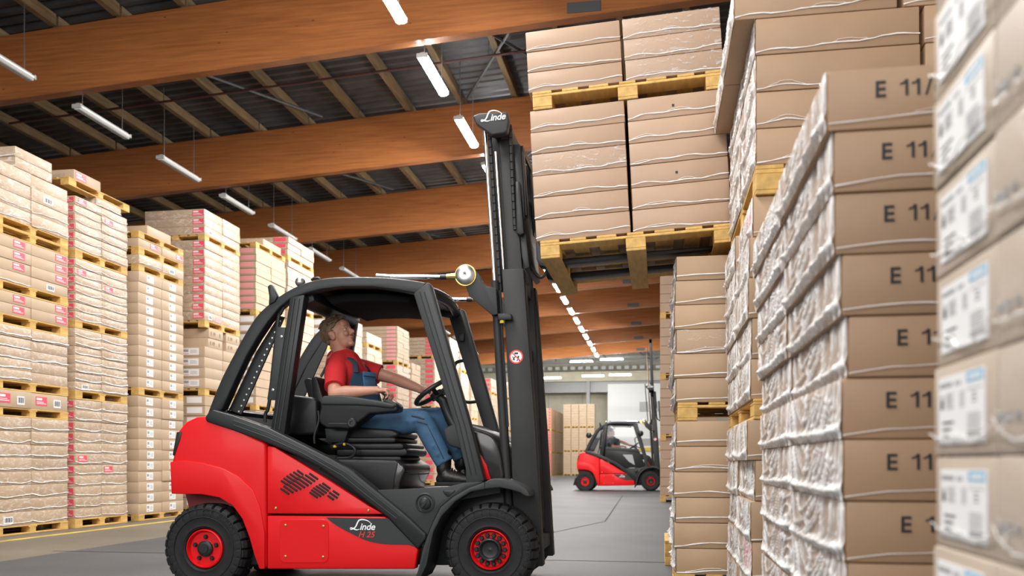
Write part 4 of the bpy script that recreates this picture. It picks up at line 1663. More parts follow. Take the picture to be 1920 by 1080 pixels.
    pr('mudguard', fe, YN - .03, YN + .27, 'gry', plane=YN - .02, bevel=0.007, seg=3, both=True)
    # ---- wheels
    wheel(root, (918.6, 1031), 87, True, detail=detail)
    wheel(root, (911, 1031), 87, True, far=True, detail=detail)
    wheel(root, (382.6, 1029), 79.6, False, detail=detail)
    wheel(root, (382.6, 1029), 79.6, False, far=True, detail=detail)
    bm = B()
    a = V3((918.6, 1031), 5.33)
    tube(bm, [(a.x, yn + .2, a.z), (a.x, -yn - .2, a.z)], .11, 16)
    mk('front_axle', bm, M['blk'], root)
    # ---- overhead guard
    G0 = 5.40                       # near face of the guard
    outer = smooth_path([(388, 778), (400, 746), (417, 706), (437, 667), (457, 630), (480, 594), (503, 571), (530, 551), (560, 535), (588, 526), (620, 520.5), (667, 519), (720, 520), (770, 525), (800, 530)], 4)
    inner = [(786, 552), (745, 544), (700, 538), (640, 538), (600, 543), (575, 550), (545, 560), (524, 577), (502, 604), (482, 634), (462, 668), (444, 706), (428, 742), (416, 769)]
    pr('guard_rail', outer + inner, G0, G0 + .085, 'blk', bevel=0.014, seg=3, both=True)
    # thin raised edges along the rail
    pr('rear_post', [(543, 557), (571, 552), (552, 680), (533, 815), (506, 812), (524, 690)], G0 - .008, G0 + .075, 'blk', bevel=0.010, seg=2, both=True)
    for q in (.36, .7):
        bm = B()
        pts = [V3((543 + 28 * q, 560), G0), V3((524 + 28 * q, 690), G0), V3((506 + 27 * q, 806), G0)]
        tube(bm, [p + Vector((0, -.009, 0)) for p in pts], .0045, 6)
        mk('post_rib', bm, M['gry'], root)
    pr('front_post', [(775, 550), (802, 528), (807, 534), (882, 800), (908, 902), (873, 909), (873, 880), (853, 800)], G0 - .006, G0 + .085, 'gry', bevel=0.010, seg=2, both=True)
    for q in (.35, .68):
        bm = B()
        pts = [V3((778 + 26 * q, 548), G0), V3((853 + 28 * q, 800), G0), V3((873 + 30 * q, 890), G0)]
        tube(bm, [p + Vector((0, -.007, 0)) for p in pts], .004, 6)
        mk('post_rib', bm, M['blk'], root)
    g1 = 2 * TY - G0
    # roof: shell, header bars, inner lining
    roofpx = smooth_path([(545, 541), (580, 528), (620, 522), (667, 520), (720, 521), (786, 527)], 4)
    pr('roof_panel', roofpx + [(784, 538), (720, 531), (667, 530), (620, 532), (580, 540), (550, 552)], G0 + .08, g1 - .08, 'blk', plane=G0, bevel=0.008)
    pr('roof_lining', [(590, 546), (640, 540), (700, 540), (760, 546), (752, 560), (690, 556), (630, 558), (604, 563)], G0 + .16, g1 - .16, 'lining', plane=G0, bevel=0.015, seg=3)
    pr('rear_header', [(545, 541), (575, 530), (582, 560), (560, 572), (541, 566)], G0 + .07, g1 - .07, 'blk', plane=G0, bevel=0.012)
    bm = B()
    a = V3((786, 540), G0)
    pts = []
    for k in range(9):
        t = k / 8
        bow = math.sin(math.pi * t)
        pts.append((a.x + .005 + .055 * bow, yn + .10 + t * (2 * (-yn) - .20), a.z - .0 + .012 * bow))
    tube(bm, pts, .032, 10, sq=(1.0, 1.2))
    mk('front_header', bm, M['blk'], root)
    pr('rear_bar', [(392, 779), (404, 762), (420, 768), (412, 786)], G0 + .05, g1 - .05, 'blk', plane=G0, bevel=0.01)
    # rear perforated strip, struts, rail details
    st = pr('perforated_strip', [(417, 767), (441, 776), (523, 590), (512, 588), (470, 655)], G0 + .085, G0 + .10, 'blk', plane=G0, bevel=0.002, seg=1, both=True)
    if detail:
        for k in range(17):
            f = k / 16
            p = V3((437 + 78 * f, 770 - 172 * f), G0)
            bm = B()
            lathe(bm, [(.006, .0), (.006, -.004), (0, -.004)], (p.x, yn + .06 + .084, p.z), 8)
            mk('rivet', bm, M['steel'], st)
    pr('door_damper', [(518, 612), (533, 613), (514, 750), (498, 749)], G0 + .02, G0 + .05, 'gry', plane=G0, bevel=0.004)
    bm = B()
    tube(bm, [V3(p, G0 + .03) for p in smooth_path([(533, 575), (526, 588), (521, 605), (505, 752), (498, 775), (497, 792)], 5)], .012, 8)
    mk('damper_rod', bm, M['blk'], root)
    for p in ((528, 631), (512, 731)):
        bm = B()
        q = V3(p, G0 + .02)
        lathe(bm, [(.009, 0), (.009, -.004), (0, -.006)], q, 10)
        mk('screw', bm, M['steel'], root)
    pr('rear_horn', [(501, 537), (505, 533), (509, 533), (520, 556), (515, 566), (503, 572), (504, 556)], G0 - .01, G0 + .04, 'blk', bevel=0.008)
    bm = B()
    q = V3((563, 529), G0 + .05)
    ell(bm, q, (.034, .03, .034))
    mk('roof_beacon_base', bm, M['steel'], root)
    bm = B()
    tube(bm, [V3(p, G0 + .05) for p in ((584, 526), (588, 522), (597, 521), (601, 524))], .009, 6)
    mk('cable_loop', bm, M['blk'], root)
    # grab handle on the far front post
    gy = g1 - .02
    bm = B()
    tube(bm, [V3(p, gy) for p in smooth_path([(869, 676), (857, 679), (852, 688), (853, 704), (861, 733), (867, 748), (876, 754), (892, 753)], 4)], .013, 8)
    mk('grab_handle', bm, M['blk'], root)
    for p in ((820, 590), (866, 633)):
        q = V3(p, g1 - .09)
        bm = B()
        box(bm, q.x - .02, q.x + .02, q.y - .02, q.y + .02, q.z - .03, q.z + .03)
        mk('post_clamp', bm, M['blk'], root, bevel=.006)
    # ---- dash and cowl
    pr('cowl', smooth_path([(884, 806), (905, 810), (925, 822), (936, 850), (943, 892)], 4) + [(940, 905), (880, 905), (870, 850)], G0 + .12, g1 - .12, 'gloss', plane=G0 + .10, bevel=0.02, seg=3)
    pr('cowl_stripe', [(893, 843), (903, 857), (912, 872), (920, 899), (908, 900), (899, 868)], G0 + .10, G0 + .125, 'red', plane=G0 + .10, bevel=0.003)
    pr('knee_panel', smooth_path([(830, 806), (845, 797), (866, 797), (880, 806)], 3) + [(890, 846), (862, 842), (842, 836), (835, 826)], 5.66, 6.22, 'gry', plane=5.66, bevel=0.02, seg=3)
    pr('cowl_top', [(866, 790), (885, 800), (918, 812), (930, 826), (880, 822)], G0 + .14, g1 - .14, 'blk', plane=G0 + .12, bevel=0.012)
    # ---- steering
    sc_ = V3((815, 734), 5.90)
    ax = (V3((822, 742), 5.90) - V3((806, 718), 5.90))
    ax.y = 0
    ax.normalize()
    e1 = Vector((ax.z, 0, -ax.x)).normalized()
    e2 = Vector((0, 1, 0))
    rw = .150
    bm = B()
    tube(bm, [sc_ + rw * (math.cos(R(t)) * e1 + math.sin(R(t)) * e2) for t in range(0, 360, 10)], .0165, 10, closed=True)
    sw = mk('steering_wheel', bm, M['blk'], root)
    for t in (20, 140, 260):
        bm = B()
        tube(bm, [sc_ + ax * .05, sc_ + ax * .02 + .5 * rw * (math.cos(R(t)) * e1 + math.sin(R(t)) * e2), sc_ + rw * (math.cos(R(t)) * e1 + math.sin(R(t)) * e2)], .015, 8, sq=(1.3, .6))
        mk('wheel_spoke', bm, M['blk'], sw)
    bm = B()
    tube(bm, [sc_ + ax * .01, sc_ + ax * .05], [.045, .05], 14)
    mk('wheel_boss', bm, M['blk'], sw)
    bm = B()
    tube(bm, [sc_ + ax * .05, V3((831, 752), 5.90), V3((845, 785), 5.90), V3((862, 815), 5.90)], [.032, .036, .040, .05], 12)
    mk('steering_column', bm, M['blk'], root)
    bm = B()
    tube(bm, [V3((827, 742), 5.90), V3((838, 736), 5.98), V3((844, 734), 6.06)], [.012, .009, .012], 8)
    mk('indicator_stalk', bm, M['blk'], root)
    # ---- seat
    S0, S1 = 5.66, 6.16             # seat width
    pr('seat_shell', smooth_path([(582, 717), (588, 712), (597, 716), (606, 745), (612, 770), (612, 800)], 3) + [(601, 800), (598, 772), (590, 745)], S0 + .02, S1 - .02, 'seat', plane=5.80, bevel=0.014, seg=3)
    pr('seat_back', smooth_path([(598, 712), (606, 709), (612, 722), (620, 748), (634, 776), (640, 800)], 3) + [(612, 800), (606, 770), (600, 740)], S0, S1, 'seat', plane=5.80, bevel=0.022, seg=3)
    pr('seat_cushion', [(640, 795), (690, 803), (742, 806), (754, 812), (753, 820), (735, 824), (655, 824), (630, 815)], S0, S1, 'seat', plane=5.75, bevel=0.022, seg=3)
    arm = [(601, 748), (606, 742), (640, 741), (672, 745), (716, 752), (746, 760), (745, 771), (735, 773), (693, 776), (668, 795), (656, 805), (636, 803), (613, 803), (600, 795), (597, 783), (601, 762)]
    armrest = pr('armrest_console', arm, 5.50, 5.64, 'seat', bevel=0.025, seg=4, lab='bulky black side console with armrest')
    pr('armrest_pad', [(601, 749), (606, 742), (640, 740.5), (671, 745), (715, 752), (738, 757), (744, 761), (735, 766), (700, 762), (670, 760), (601, 759)], 5.485, 5.655, 'gry', plane=5.49, bevel=0.016, seg=4, parent=armrest)
    pr('control_panel', [(718, 752), (728, 748), (742, 756), (746, 762), (735, 762)], 5.49, 5.64, 'blk', plane=5.50, bevel=0.006, parent=armrest)
    q = V3((660.5, 793), 5.50)
    bm = B()
    lathe(bm, [(.032, .01), (.032, -.012), (.026, -.018), (.012, -.018), (.010, -.012), (0, -.012)], q, 24)
    mk('adjuster_knob', bm, M['blk'], armrest, smooth=40)
    pr('console_slot', [(616, 793.5), (654, 793.5), (654, 796), (616, 796)], 5.494, 5.51, 'gry', plane=5.5, bevel=0.002, parent=armrest)
    bm = B()
    tube(bm, [V3((722, 752), 5.57), V3((724, 745), 5.57), V3((725, 739), 5.57)], [.020, .015, .014], 12)
    mk('joystick', bm, M['blk'], armrest)
    pr('seat_bracket', [(608, 803), (655, 803), (645, 830), (612, 830)], 5.60, 5.68, 'blk', plane=5.60, bevel=0.008)
    # suspension
    for k, (x0, x1, y, hgt) in enumerate(((622, 744, 826, 8), (618, 758, 838, 9), (630, 764, 849, 11), (625, 752, 861, 8))):
        px = [(x0, y - hgt * .55), (x0 + 6, y - hgt * .8), (x1 - 6, y - hgt * .8), (x1, y - hgt * .55), (x1, y + hgt * .35), (x1 - 6, y + hgt * .6), (x0 + 6, y + hgt * .6), (x0, y + hgt * .35)]
        pr('suspension_fold', px, 5.64 + .01 * k, 6.18 - .01 * k, 'seat', plane=5.66, bevel=0.012, seg=3)
    pr('seat_plinth', [(600, 862), (640, 860), (742, 862), (760, 872), (762, 884), (752, 905), (748, 925), (640, 925), (600, 890)], 5.56, 6.22, 'seat', plane=5.58, bevel=0.025, seg=4)
    pr('plinth_face', [(745, 866), (758, 873), (761, 884), (752, 904), (748, 924), (735, 924), (738, 900)], 5.555, 6.20, 'steel' if False else 'gloss', plane=5.57, bevel=0.012, seg=3)
    bm = B()
    tube(bm, [V3(p, 5.60) for p in smooth_path([(626, 835), (640, 832), (655, 834), (665, 842), (664, 852), (655, 858), (635, 859)], 4)], .010, 8)
    mk('seat_cable', bm, M['blk'], root)
    for p in ((628, 837), (646, 833)):
        bm = B()
        ell(bm, V3(p, 5.60), (.013, .013, .012), seg=10, rings=6)
        mk('cable_plug', bm, M['yellow'], root)
    # box behind the seat
    pr('rear_storage', [(530, 738), (589, 745), (597, 752), (598, 815), (530, 818)], 5.60, 6.26, 'seat', plane=5.62, bevel=0.025, seg=3)
    bm = B()
    tube(bm, [V3(p, 5.58) for p in smooth_path([(597, 770), (598, 790), (590, 815), (590, 832)], 4)], .008, 6)
    mk('seat_cable', bm, M['blk'], root)
    # ---- mast
    rail_y = (5.55, 5.66)
    rail_px = [(941, 505), (981, 503), (991, 640), (1003, 800), (1018, 1062), (966, 1062), (957, 800), (949, 650)]
    outer_m = pr('outer_mast_rail', rail_px, *rail_y, 'mast', bevel=0.006, seg=2, lab='dark steel upright of the lift mast')
    pr('outer_mast_rail', [(p[0] - 3, p[1]) for p in rail_px], 2 * TY - rail_y[1], 2 * TY - rail_y[0], 'mast', plane=rail_y[0], bevel=0.006, seg=2)
    pr('inner_mast_web', [(913, 252), (938, 252), (956, 546), (930, 546)], 5.69, 5.735, 'mast', plane=5.69, bevel=0.004)
    for s_ in (0, 1):
        bm = B()
        a_, b_ = V3((929, 285), 5.665), V3((944, 505), 5.665)
        tube(bm, [(p.x, (p.y if not s_ else -p.y), p.z) for p in (a_, b_)], .010, 10)
        mk('chrome_rod', bm, M['chrome'], root)
    inner_m = pr('inner_mast_rail', [(936, 262), (959, 260), (970, 390), (984, 560), (1004, 1000), (972, 1000), (955, 560), (946, 420)], 5.665, 5.735, 'mast', plane=5.67, bevel=0.005, both=True)
    pr('inner_mast_web', [(957, 270), (975, 270), (982, 360), (984, 410), (972, 420), (966, 390)], 5.68, 5.74, 'blk', plane=5.68, bevel=0.005, both=True)
    for pz, (px0, px1) in ((1010, (975, 1012)), (640, (952, 980)), (512, (946, 976))):
        pr('mast_crossbar', [(px0, pz), (px1, pz), (px1 + 1, pz + 26), (px0 + 1, pz + 26)], 5.64, 2 * TY - 5.64, 'mast', plane=5.64, bevel=0.006)
    head = pr('mast_head', [(886, 217), (898, 212), (951, 209), (954, 224), (951, 244), (946, 249), (922, 253), (912, 246), (892, 231)], 5.53, 5.60, 'gry', bevel=0.010, seg=3)
    pr('mast_head_beam', [(918, 214), (948, 212), (950, 244), (922, 248)], 5.60, 2 * TY - 5.53, 'gry', plane=5.60, bevel=0.006, parent=head)
    q = V3((909, 228), 5.53)
    put('logo_lettering', logo_mesh(.0585), root, q + Vector((0, -.004, 0)), (0, R(-3), 0))
    # cylinders with chrome rods
    for s in (1, -1):
        def Y_(y):
            return y if s == 1 else 2 * TY - y
        a, b = V3((908.5, 240), 5.58), V3((928, 535), 5.58)
        bm = B()
        tube(bm, [(p.x, Y_(5.58) - TY, p.z) for p in (a, b)], .0125, 14)
        mk('chrome_rod', bm, M['chrome'], root)
        b, c, d = V3((927.5, 527), 5.58), V3((938, 700), 5.58), V3((956, 985), 5.58)
        bm = B()
        tube(bm, [(p.x, Y_(5.58) - TY, p.z) for p in (b, c, d)], [.026, .030, .030], 16)
        mk('lift_cylinder', bm, M['mast'], root)
        # tilt lug and tilt cylinder
        lug = smooth_path([(892, 508), (900, 517), (906, 530), (913, 538)], 3) + [(931, 541), (934, 590), (924, 592), (900, 572), (880, 555), (874, 536)]
        bm = B()
        yy = Y_(5.535) - TY
        prism(bm, TP(lug, 5.53), yy - .022, yy + .022)
        lg_ = mk('tilt_bracket', bm, M['gry'], root, bevel=.006)
        q = V3((874, 517), 5.53)
        bm = B()
        lathe(bm, [(.060, .02), (.062, -.012), (.050, -.022), (.030, -.026), (.010, -.026), (0, -.020)] if s == 1 else [(.060, -.02), (.062, .012), (.050, .022), (0, .026)], (q.x, yy + (-.03 if s == 1 else .03), q.z), 28)
        mk('pivot_cap', bm, M['steel'], lg_, smooth=40)
        bm = B()
        lathe(bm, [(.069, -.016), (.071, .0), (.069, .016)], (q.x, yy - .012 * s, q.z), 28)
        mk('pivot_ring', bm, M['brass'], lg_, smooth=40)
        a, b, c = V3((733, 519.5), 5.53), V3((826, 520), 5.53), V3((838, 520), 5.53)
        bm = B()
        tube(bm, [(p.x, yy - .012 * s, p.z) for p in (a, b)], .0155, 12)
        rod = mk('tilt_rod', bm, M['chrome'], root)
        bm = B()
        tube(bm, [(p.x, yy - .012 * s, p.z) for p in (b, c)], .017, 12)
        mk('rod_gland', bm, M['blk'], rod)
        bm = B()
        c2, d2 = V3((838, 519.5), 5.53), V3((858, 519), 5.53)
        tube(bm, [(p.x, yy - .012 * s, p.z) for p in (c2, d2)], [.018, .024], 10)
        mk('rod_eye', bm, M['brass'], rod)
        a0, a1 = V3((706, 517), 5.53), V3((738, 519.5), 5.53)
        bm = B()
        tube(bm, [(a0.x, yy - .012 * s, a0.z - .0), (a1.x, yy - .012 * s, a1.z)], [.012, .014], 10)
        mk('rod_joint', bm, M['steel'], rod)
    # lift chains
    def chain(p0, p1, yw, name):
        a, b = V3(p0, yw), V3(p1, yw)
        L = (b - a).length
        n = int(L / .026)
        bm = B()
        d = (b - a).normalized()
        for k in range(n):
            c = a + d * (L * (k + .5) / n)
            for s2 in ((-1, 1) if k % 2 == 0 else (0,)):
                o2 = .009 * s2
                tube(bm, [c - d * .016 + Vector((0, o2, 0)), c + d * .016 + Vector((0, o2, 0))], [.013, .013], 6, sq=(1.0, .32) if False else None)
        tag(mk(name, bm, M['mast'], root), kind='stuff')
    chain((918, 254), (939, 545), 5.62, 'lift_chain')
    chain((956, 236), (966, 430), 5.66, 'lift_chain')
    chain((918, 254), (939, 545), 2 * TY - 5.62, 'lift_chain')
    chain((956, 236), (966, 430), 2 * TY - 5.66, 'lift_chain')
    bm = B()
    tube(bm, [V3((937, 545), 5.56), V3((940, 592), 5.55), V3((942, 640), 5.54), V3((952, 800), 5.54)], [.011, .009, .008, .008], 8)
    mk('hydraulic_hose', bm, M['blk'], root)
    pr('hose_clamp', [(933, 588), (958, 588), (959, 599), (934, 600)], 5.50, 5.56, 'blk', plane=5.5, bevel=0.004)
    bm = B()
    a, b = V3((941, 599), 5.52), V3((941.5, 606), 5.52)
    tube(bm, [a, b], .015, 8)
    mk('hose_fitting', bm, M['yellow'], root)
    # warning sticker: red ring, walking figure, bar
    q = V3((968, 669), 5.55)
    y0 = 5.55 - TY
    bm = B()
    n_ = 28
    top_ = [bm.verts.new((q.x + .045 * math.cos(2 * math.pi * k / n_), y0 - .0012, q.z + .045 * math.sin(2 * math.pi * k / n_))) for k in range(n_)]
    bm.faces.new(top_)
    stk = mk('warning_sticker', bm, M['logo'], root, smooth=0, recalc=False)
    stk['label'] = 'round red and white prohibition sticker on the mast'
    bm = B()
    o_r = [bm.verts.new((q.x + .045 * math.cos(2 * math.pi * k / n_), y0 - .0016, q.z + .045 * math.sin(2 * math.pi * k / n_))) for k in range(n_)]
    i_r = [bm.verts.new((q.x + .036 * math.cos(2 * math.pi * k / n_), y0 - .0016, q.z + .036 * math.sin(2 * math.pi * k / n_))) for k in range(n_)]
    for k in range(n_):
        bm.faces.new((o_r[k], o_r[(k + 1) % n_], i_r[(k + 1) % n_], i_r[k]))
    mk('sticker_ring', bm, M['logored'], stk, smooth=0, recalc=False)
    bm = B()

    def bar(x0, z0, x1, z1, w, mi=0, d=.0016):
        v = Vector((x1 - x0, 0, z1 - z0))
        n = Vector((-v.z, 0, v.x)).normalized() * w
        p = [bm.verts.new(Vector((q.x + a, y0 - d, q.z + b)) + s * n) for a, b, s in ((x0, z0, -1), (x1, z1, -1), (x1, z1, 1), (x0, z0, 1))]
        f = bm.faces.new(p)
        f.material_index = mi
    bar(-.012, .022, .012, .022, .006)
    bar(.014, .006, .012, -.012, .005)
    bar(.012, -.012, .022, -.028, .003)
    bar(.012, -.012, .004, -.028, .003)
    bar(-.024, .002, -.010, -.022, .003)
    bar(-.006, .002, -.022, -.022, .003)
    mk('sticker_pictogram', bm, M['ink'], stk, smooth=0, recalc=False)
    bm = B()
    bar(-.028, .028, .028, -.028, .0035, 0, .002)
    mk('sticker_slash', bm, M['logored'], stk, smooth=0, recalc=False)
    # ---- fork carriage and forks
    def carry(px, y0_, y1_, name, m='blk', bevel=.006, both=False):
        return pr(name, px, y0_, y1_, m, plane=5.66, bevel=bevel, both=both)
    carry([(968, 344), (976, 343), (984, 440), (977, 444), (970, 440)], 5.62, 2 * TY - 5.62, 'carriage_plate')
    carry([(974, 268), (979, 268), (987, 400), (982, 402)], 5.70, 5.78, 'load_backrest', both=True)
    carry([(974, 268), (979, 268), (980, 282), (975, 282)], 5.70, 2 * TY - 5.70, 'backrest_bar')
    carry([(975, 440), (986, 438), (993, 500), (984, 505), (978, 480)], 5.66, 2 * TY - 5.66, 'carriage_bracket')
    # forks run inside the tilted pallet
    tm = Matrix.Rotation(R(-3.0), 4, 'Y')
    o_ = Vector((LX0 - TX, LY0 - TY, LZ0))

    def FP(x, y, z):
        return o_ + tm @ Vector((x, y, z))
    for yc in (.37, .80):
        bm = B()
        side = [(-.035, .55), (-.035, .08), (-.02, .035), (.02, .022), (1.08, .040), (1.10, .052), (1.10, .060), (.02, .066), (.006, .085), (.006, .55)]
        n = len(side)
        A = [bm.verts.new(FP(p[0] - .012, yc - .055, p[1])) for p in side]
        Bv = [bm.verts.new(FP(p[0] - .012, yc + .055, p[1])) for p in side]
        bm.faces.new(A)
        bm.faces.new(Bv[::-1])
        for i in range(n):
            j = (i + 1) % n
            bm.faces.new((A[j], A[i], Bv[i], Bv[j]))
        mk('fork', bm, M['blk'], root, bevel=.004)
    for dy in (-.04, .02, .08):
        bm = B()
        tube(bm, [V3(p, 5.80 + dy) for p in smooth_path([(981, 440), (985, 470), (995, 500), (1012, 520), (1024, 512)], 4)], .012, 8)
        mk('hydraulic_hose', bm, M['blk'], root)
    return root


truck = build_truck('large red and black forklift in front, mast raised with a load')

# ================================================================== DRIVER
PX, PYW = -1.55, 5.90          # root of the figure (seat point)


def voxel(bm, size, it=4, fac=0.5):
    """fuse overlapping shapes into one continuous skin"""
    bmesh.ops.recalc_face_normals(bm, faces=bm.faces[:])
    me = bpy.data.meshes.new('tmp')
    bm.to_mesh(me)
    bm.free()
    o = bpy.data.objects.new('tmp', me)
    COL.objects.link(o)
    m = o.modifiers.new('r', 'REMESH')
    m.mode = 'VOXEL'
    m.voxel_size = size
    m.use_smooth_shade = True
    s = o.modifiers.new('s', 'SMOOTH')
    s.iterations = it
    s.factor = fac
    dg = bpy.context.evaluated_depsgraph_get()
    out = bpy.data.meshes.new_from_object(o.evaluated_get(dg))
    bpy.data.objects.remove(o)
    bpy.data.meshes.remove(me)
    out.polygons.foreach_set('use_smooth', [True] * len(out.polygons))
    return out


def H(u, v, y):
    x, z = PY(u, v, y)
    return Vector((x - PX, y - PYW, z))


def limb(bm, pts, rs, n=14, sq=None):
    tube(bm, pts, rs, n, sq=sq)
    for p, r in ((pts[0], rs[0]), (pts[-1], rs[-1])):
        ell(bm, p, (r, r, r), seg=12, rings=8)


def head_matrix():
    # face towards +x, looking up at the load, a little turned to the camera
    return Matrix.Translation(H(634, 628, 5.86)) @ Matrix.Rotation(R(-9), 4, 'Z') @ Matrix.Rotation(R(-21), 4, 'Y')


def finger(bm, base, d, nrm, lens, bend, r):
    p = base.copy()
    pts = [p.copy()]
    rs = [r]
    for k, L in enumerate(lens):
        ax = d.cross(nrm).normalized()
        d = Matrix.Rotation(R(bend[k]), 3, ax) @ d
        nrm = Matrix.Rotation(R(bend[k]), 3, ax) @ nrm
        p = p + d * L
        pts.append(p.copy())
        rs.append(r * (.92 - .1 * k))
    tube(bm, pts, rs, 8)
    ell(bm, pts[-1], (rs[-1],) * 3, seg=8, rings=6)
    for q, rr in zip(pts[:-1], rs[:-1]):
        ell(bm, q, (rr * 1.02,) * 3, seg=8, rings=6)


def hand(bm, wrist, d, nrm, thumb_side, bends, s=1.0):
    """palm along d, back of the hand along -nrm; fingers curl towards nrm"""
    d, nrm = d.normalized(), nrm.normalized()
    w = d.cross(nrm).normalized() * thumb_side
    palm = wrist + d * .045 * s
    Mx = Matrix((d, w, nrm)).transposed().to_4x4()
    Mx.translation = palm
    ell(bm, (0, 0, 0), (.055 * s, .041 * s, .018 * s), Mx)
    tube(bm, [wrist - d * .03, wrist + d * .03], [.027 * s, .030 * s], 10, sq=(1, .8) if False else None)
    for k, (off, L) in enumerate(((.030, .95), (.010, 1.05), (-.010, 1.0), (-.029, .8))):
        base = palm + d * (.046 - .004 * abs(k - 1)) * s + w * off * s
        finger(bm, base, (d + w * off * 2.0).normalized(), nrm, [.036 * L * s, .024 * L * s, .020 * L * s], [b + 4 * k for b in bends], .0090 * s)
    tb = wrist + d * .022 * s + w * .030 * s + nrm * .006 * s
    finger(bm, tb, (d * .62 + w * .68 + nrm * .25).normalized(), (nrm - w * .6).normalized(), [.034 * s, .028 * s, .022 * s], [10, 20, 18], .0108 * s)


def build_person(label, cloth='shirt', legs='denim', shoes_label=None):
    root_co = (PX, PYW, 0)
    hipN, hipF = H(668, 797, 5.80), H(668, 797, 6.00)
    pel = (hipN + hipF) / 2
    kneeN, kneeF = H(792, 790, 5.80), H(829, 783, 6.06)
    ankN, ankF = H(833, 866, 5.82), H(866, 858, 6.06)
    shN, shF = H(631, 694, 5.70), H(668, 690, 6.08)
    elN = H(627, 738, 5.56)
    wrN = H(702, 732, 5.565)
    elF = H(738, 709, 6.10)
    wrF = H(792, 731, 6.02)
    neck = H(640, 668, 5.88)
    chest = H(652, 715, 5.89)
    belly = H(660, 752, 5.90)
    # ---------------- body: head, neck, arms, hands, trunk, legs: one continuous mesh
    bm = B()
    MH = head_matrix()
    ell(bm, (-.016, 0, .030), (.098, .076, .092), MH, seg=24, rings=16)
    ell(bm, (.030, 0, -.018), (.066, .064, .090), MH, seg=20, rings=14)
    ell(bm, (.034, 0, -.074), (.052, .050, .038), MH)
    ell(bm, (.074, 0, -.098), (.022, .026, .018), MH)
    ell(bm, (.070, 0, .048), (.030, .056, .040), MH)
    ell(bm, (.088, 0, .022), (.014, .048, .010), MH)
    for s in (-1, 1):
        ell(bm, (.078, .040 * s, -.030), (.020, .020, .018), MH)
        ell(bm, (-.006, .078 * s, -.014), (.024, .010, .034), MH)
        ell(bm, (-.014, .086 * s, .002), (.016, .009, .020), MH)
        ell(bm, (.098, .013 * s, -.034), (.012, .010, .009), MH, seg=10, rings=8)
    tube(bm, [MH @ Vector(p) for p in ((.090, 0, .016), (.102, 0, -.006), (.116, 0, -.024), (.112, 0, -.033))], [.011, .012, .0145, .012], 10)
    ell(bm, (.113, 0, -.026), (.013, .013, .011), MH, seg=10, rings=8)
    ell(bm, (.090, 0, -.058), (.012, .024, .0075), MH)
    ell(bm, (.087, 0, -.070), (.012, .021, .0085), MH)
    hb = MH @ Vector((-.022, 0, -.055))
    limb(bm, [neck + Vector((-.015, 0, -.06)), neck, hb, MH @ Vector((-.01, 0, -.02))], [.075, .060, .060, .065])
    # trunk
    limb(bm, [pel, belly, chest, neck + Vector((-.012, 0, -.05))], [.13, .135, .14, .10], sq=None)
    limb(bm, [hipN, kneeN, ankN], [.072, .052, .042])
    limb(bm, [hipF, kneeF, ankF], [.072, .052, .042])
    # arms
    limb(bm, [shN, (shN + elN) / 2, elN], [.058, .052, .044])
    limb(bm, [elN, elN.lerp(wrN, .3), elN.lerp(wrN, .75), wrN], [.044, .047, .034, .028])
    limb(bm, [shF, (shF + elF) / 2, elF], [.058, .052, .043])
    limb(bm, [elF, elF.lerp(wrF, .3), elF.lerp(wrF, .75), wrF], [.043, .044, .034, .028])
    # hands
    dN = (H(726, 735, 5.57) - wrN)
    hand(bm, wrN, dN + Vector((0, 0, .010)), Vector((-.1, .10, -1)), 1, [42, 42, 30])
    dF = (H(812, 734, 5.99) - wrF)
    hand(bm, wrF, dF + Vector((0, 0, .012)), Vector((-.1, -.15, -1)), 1, [28, 44, 38])
    me = voxel(bm, .0055, 3)
    me.materials.append(M['skin'])
    body = tag(put('person', me, None, root_co), label, 'person')

    def part(name, me_, m, lab=None):
        me_.materials.append(M[m])
        o = put(name, me_, body)
        if lab:
            o['label'] = lab
        return o
    # ---------------- face details
    for s in (-1, 1):
        bm = B()
        ell(bm, (.0785, .033 * s, .002), (.0100, .0130, .0062), MH, seg=14, rings=10)
        e = mk('eye', bm, M['eye'], body)
        bm = B()
        ell(bm, (.0868, .0325 * s, .004), (.0030, .0066, .0056), MH, seg=12, rings=8)
        mk('iris', bm, M['iris'], e)
        bm = B()
        tube(bm, [MH @ Vector(p) for p in ((.094, .014 * s, .021), (.094, .030 * s, .027), (.084, .048 * s, .023))], [.003, .0042, .0025], 6)
        mk('eyebrow', bm, M['brow'], body)
        bm = B()
        tube(bm, [MH @ Vector(p) for p in ((.088, .017 * s, .006), (.0915, .032 * s, .0105), (.080, .048 * s, .005))], [.003, .0045, .003], 6)
        mk('eyelid', bm, M['skin'], body)
    bm = B()
    tube(bm, [MH @ Vector(p) for p in ((.090, -.022, -.066), (.100, -.010, -.063), (.101, .0, -.064), (.100, .010, -.063), (.090, .022, -.066))], [.002, .0045, .005, .0045, .002], 6)
    mk('mouth', bm, M['lip'], body)
    # ---------------- hair
    bm = B()
    bmesh.ops.create_uvsphere(bm, u_segments=72, v_segments=48, radius=1.0)
    kill = []
    for v in bm.verts:
        p = Vector((v.co.x * .114, v.co.y * .090, v.co.z * .104)) + Vector((-.014, 0, .036))
        q = p * 60
        p += (p - Vector((-.018, 0, .03))).normalized() * (.0045 * noise.noise(q) + .006 * noise.noise(Vector((p.x * 25, p.y * 25, p.z * 9))))
        v['dummy'] if False else None
        X_ = p.x + .006 * noise.noise(p * 90)
        lim = -.050 if X_ < -.055 else -.030 if X_ < -.022 else -.022 if X_ < .016 else .030 + (X_ - .016) * .55 if X_ < .05 else .060 + (X_ - .05) * 1.1
        earz = abs(p.y) > .05 and -.022 < X_ < .012 and p.z < .014
        if p.z < lim or earz:
            kill.append(v)
        v.co = MH @ p
    bmesh.ops.delete(bm, geom=kill, context='VERTS')
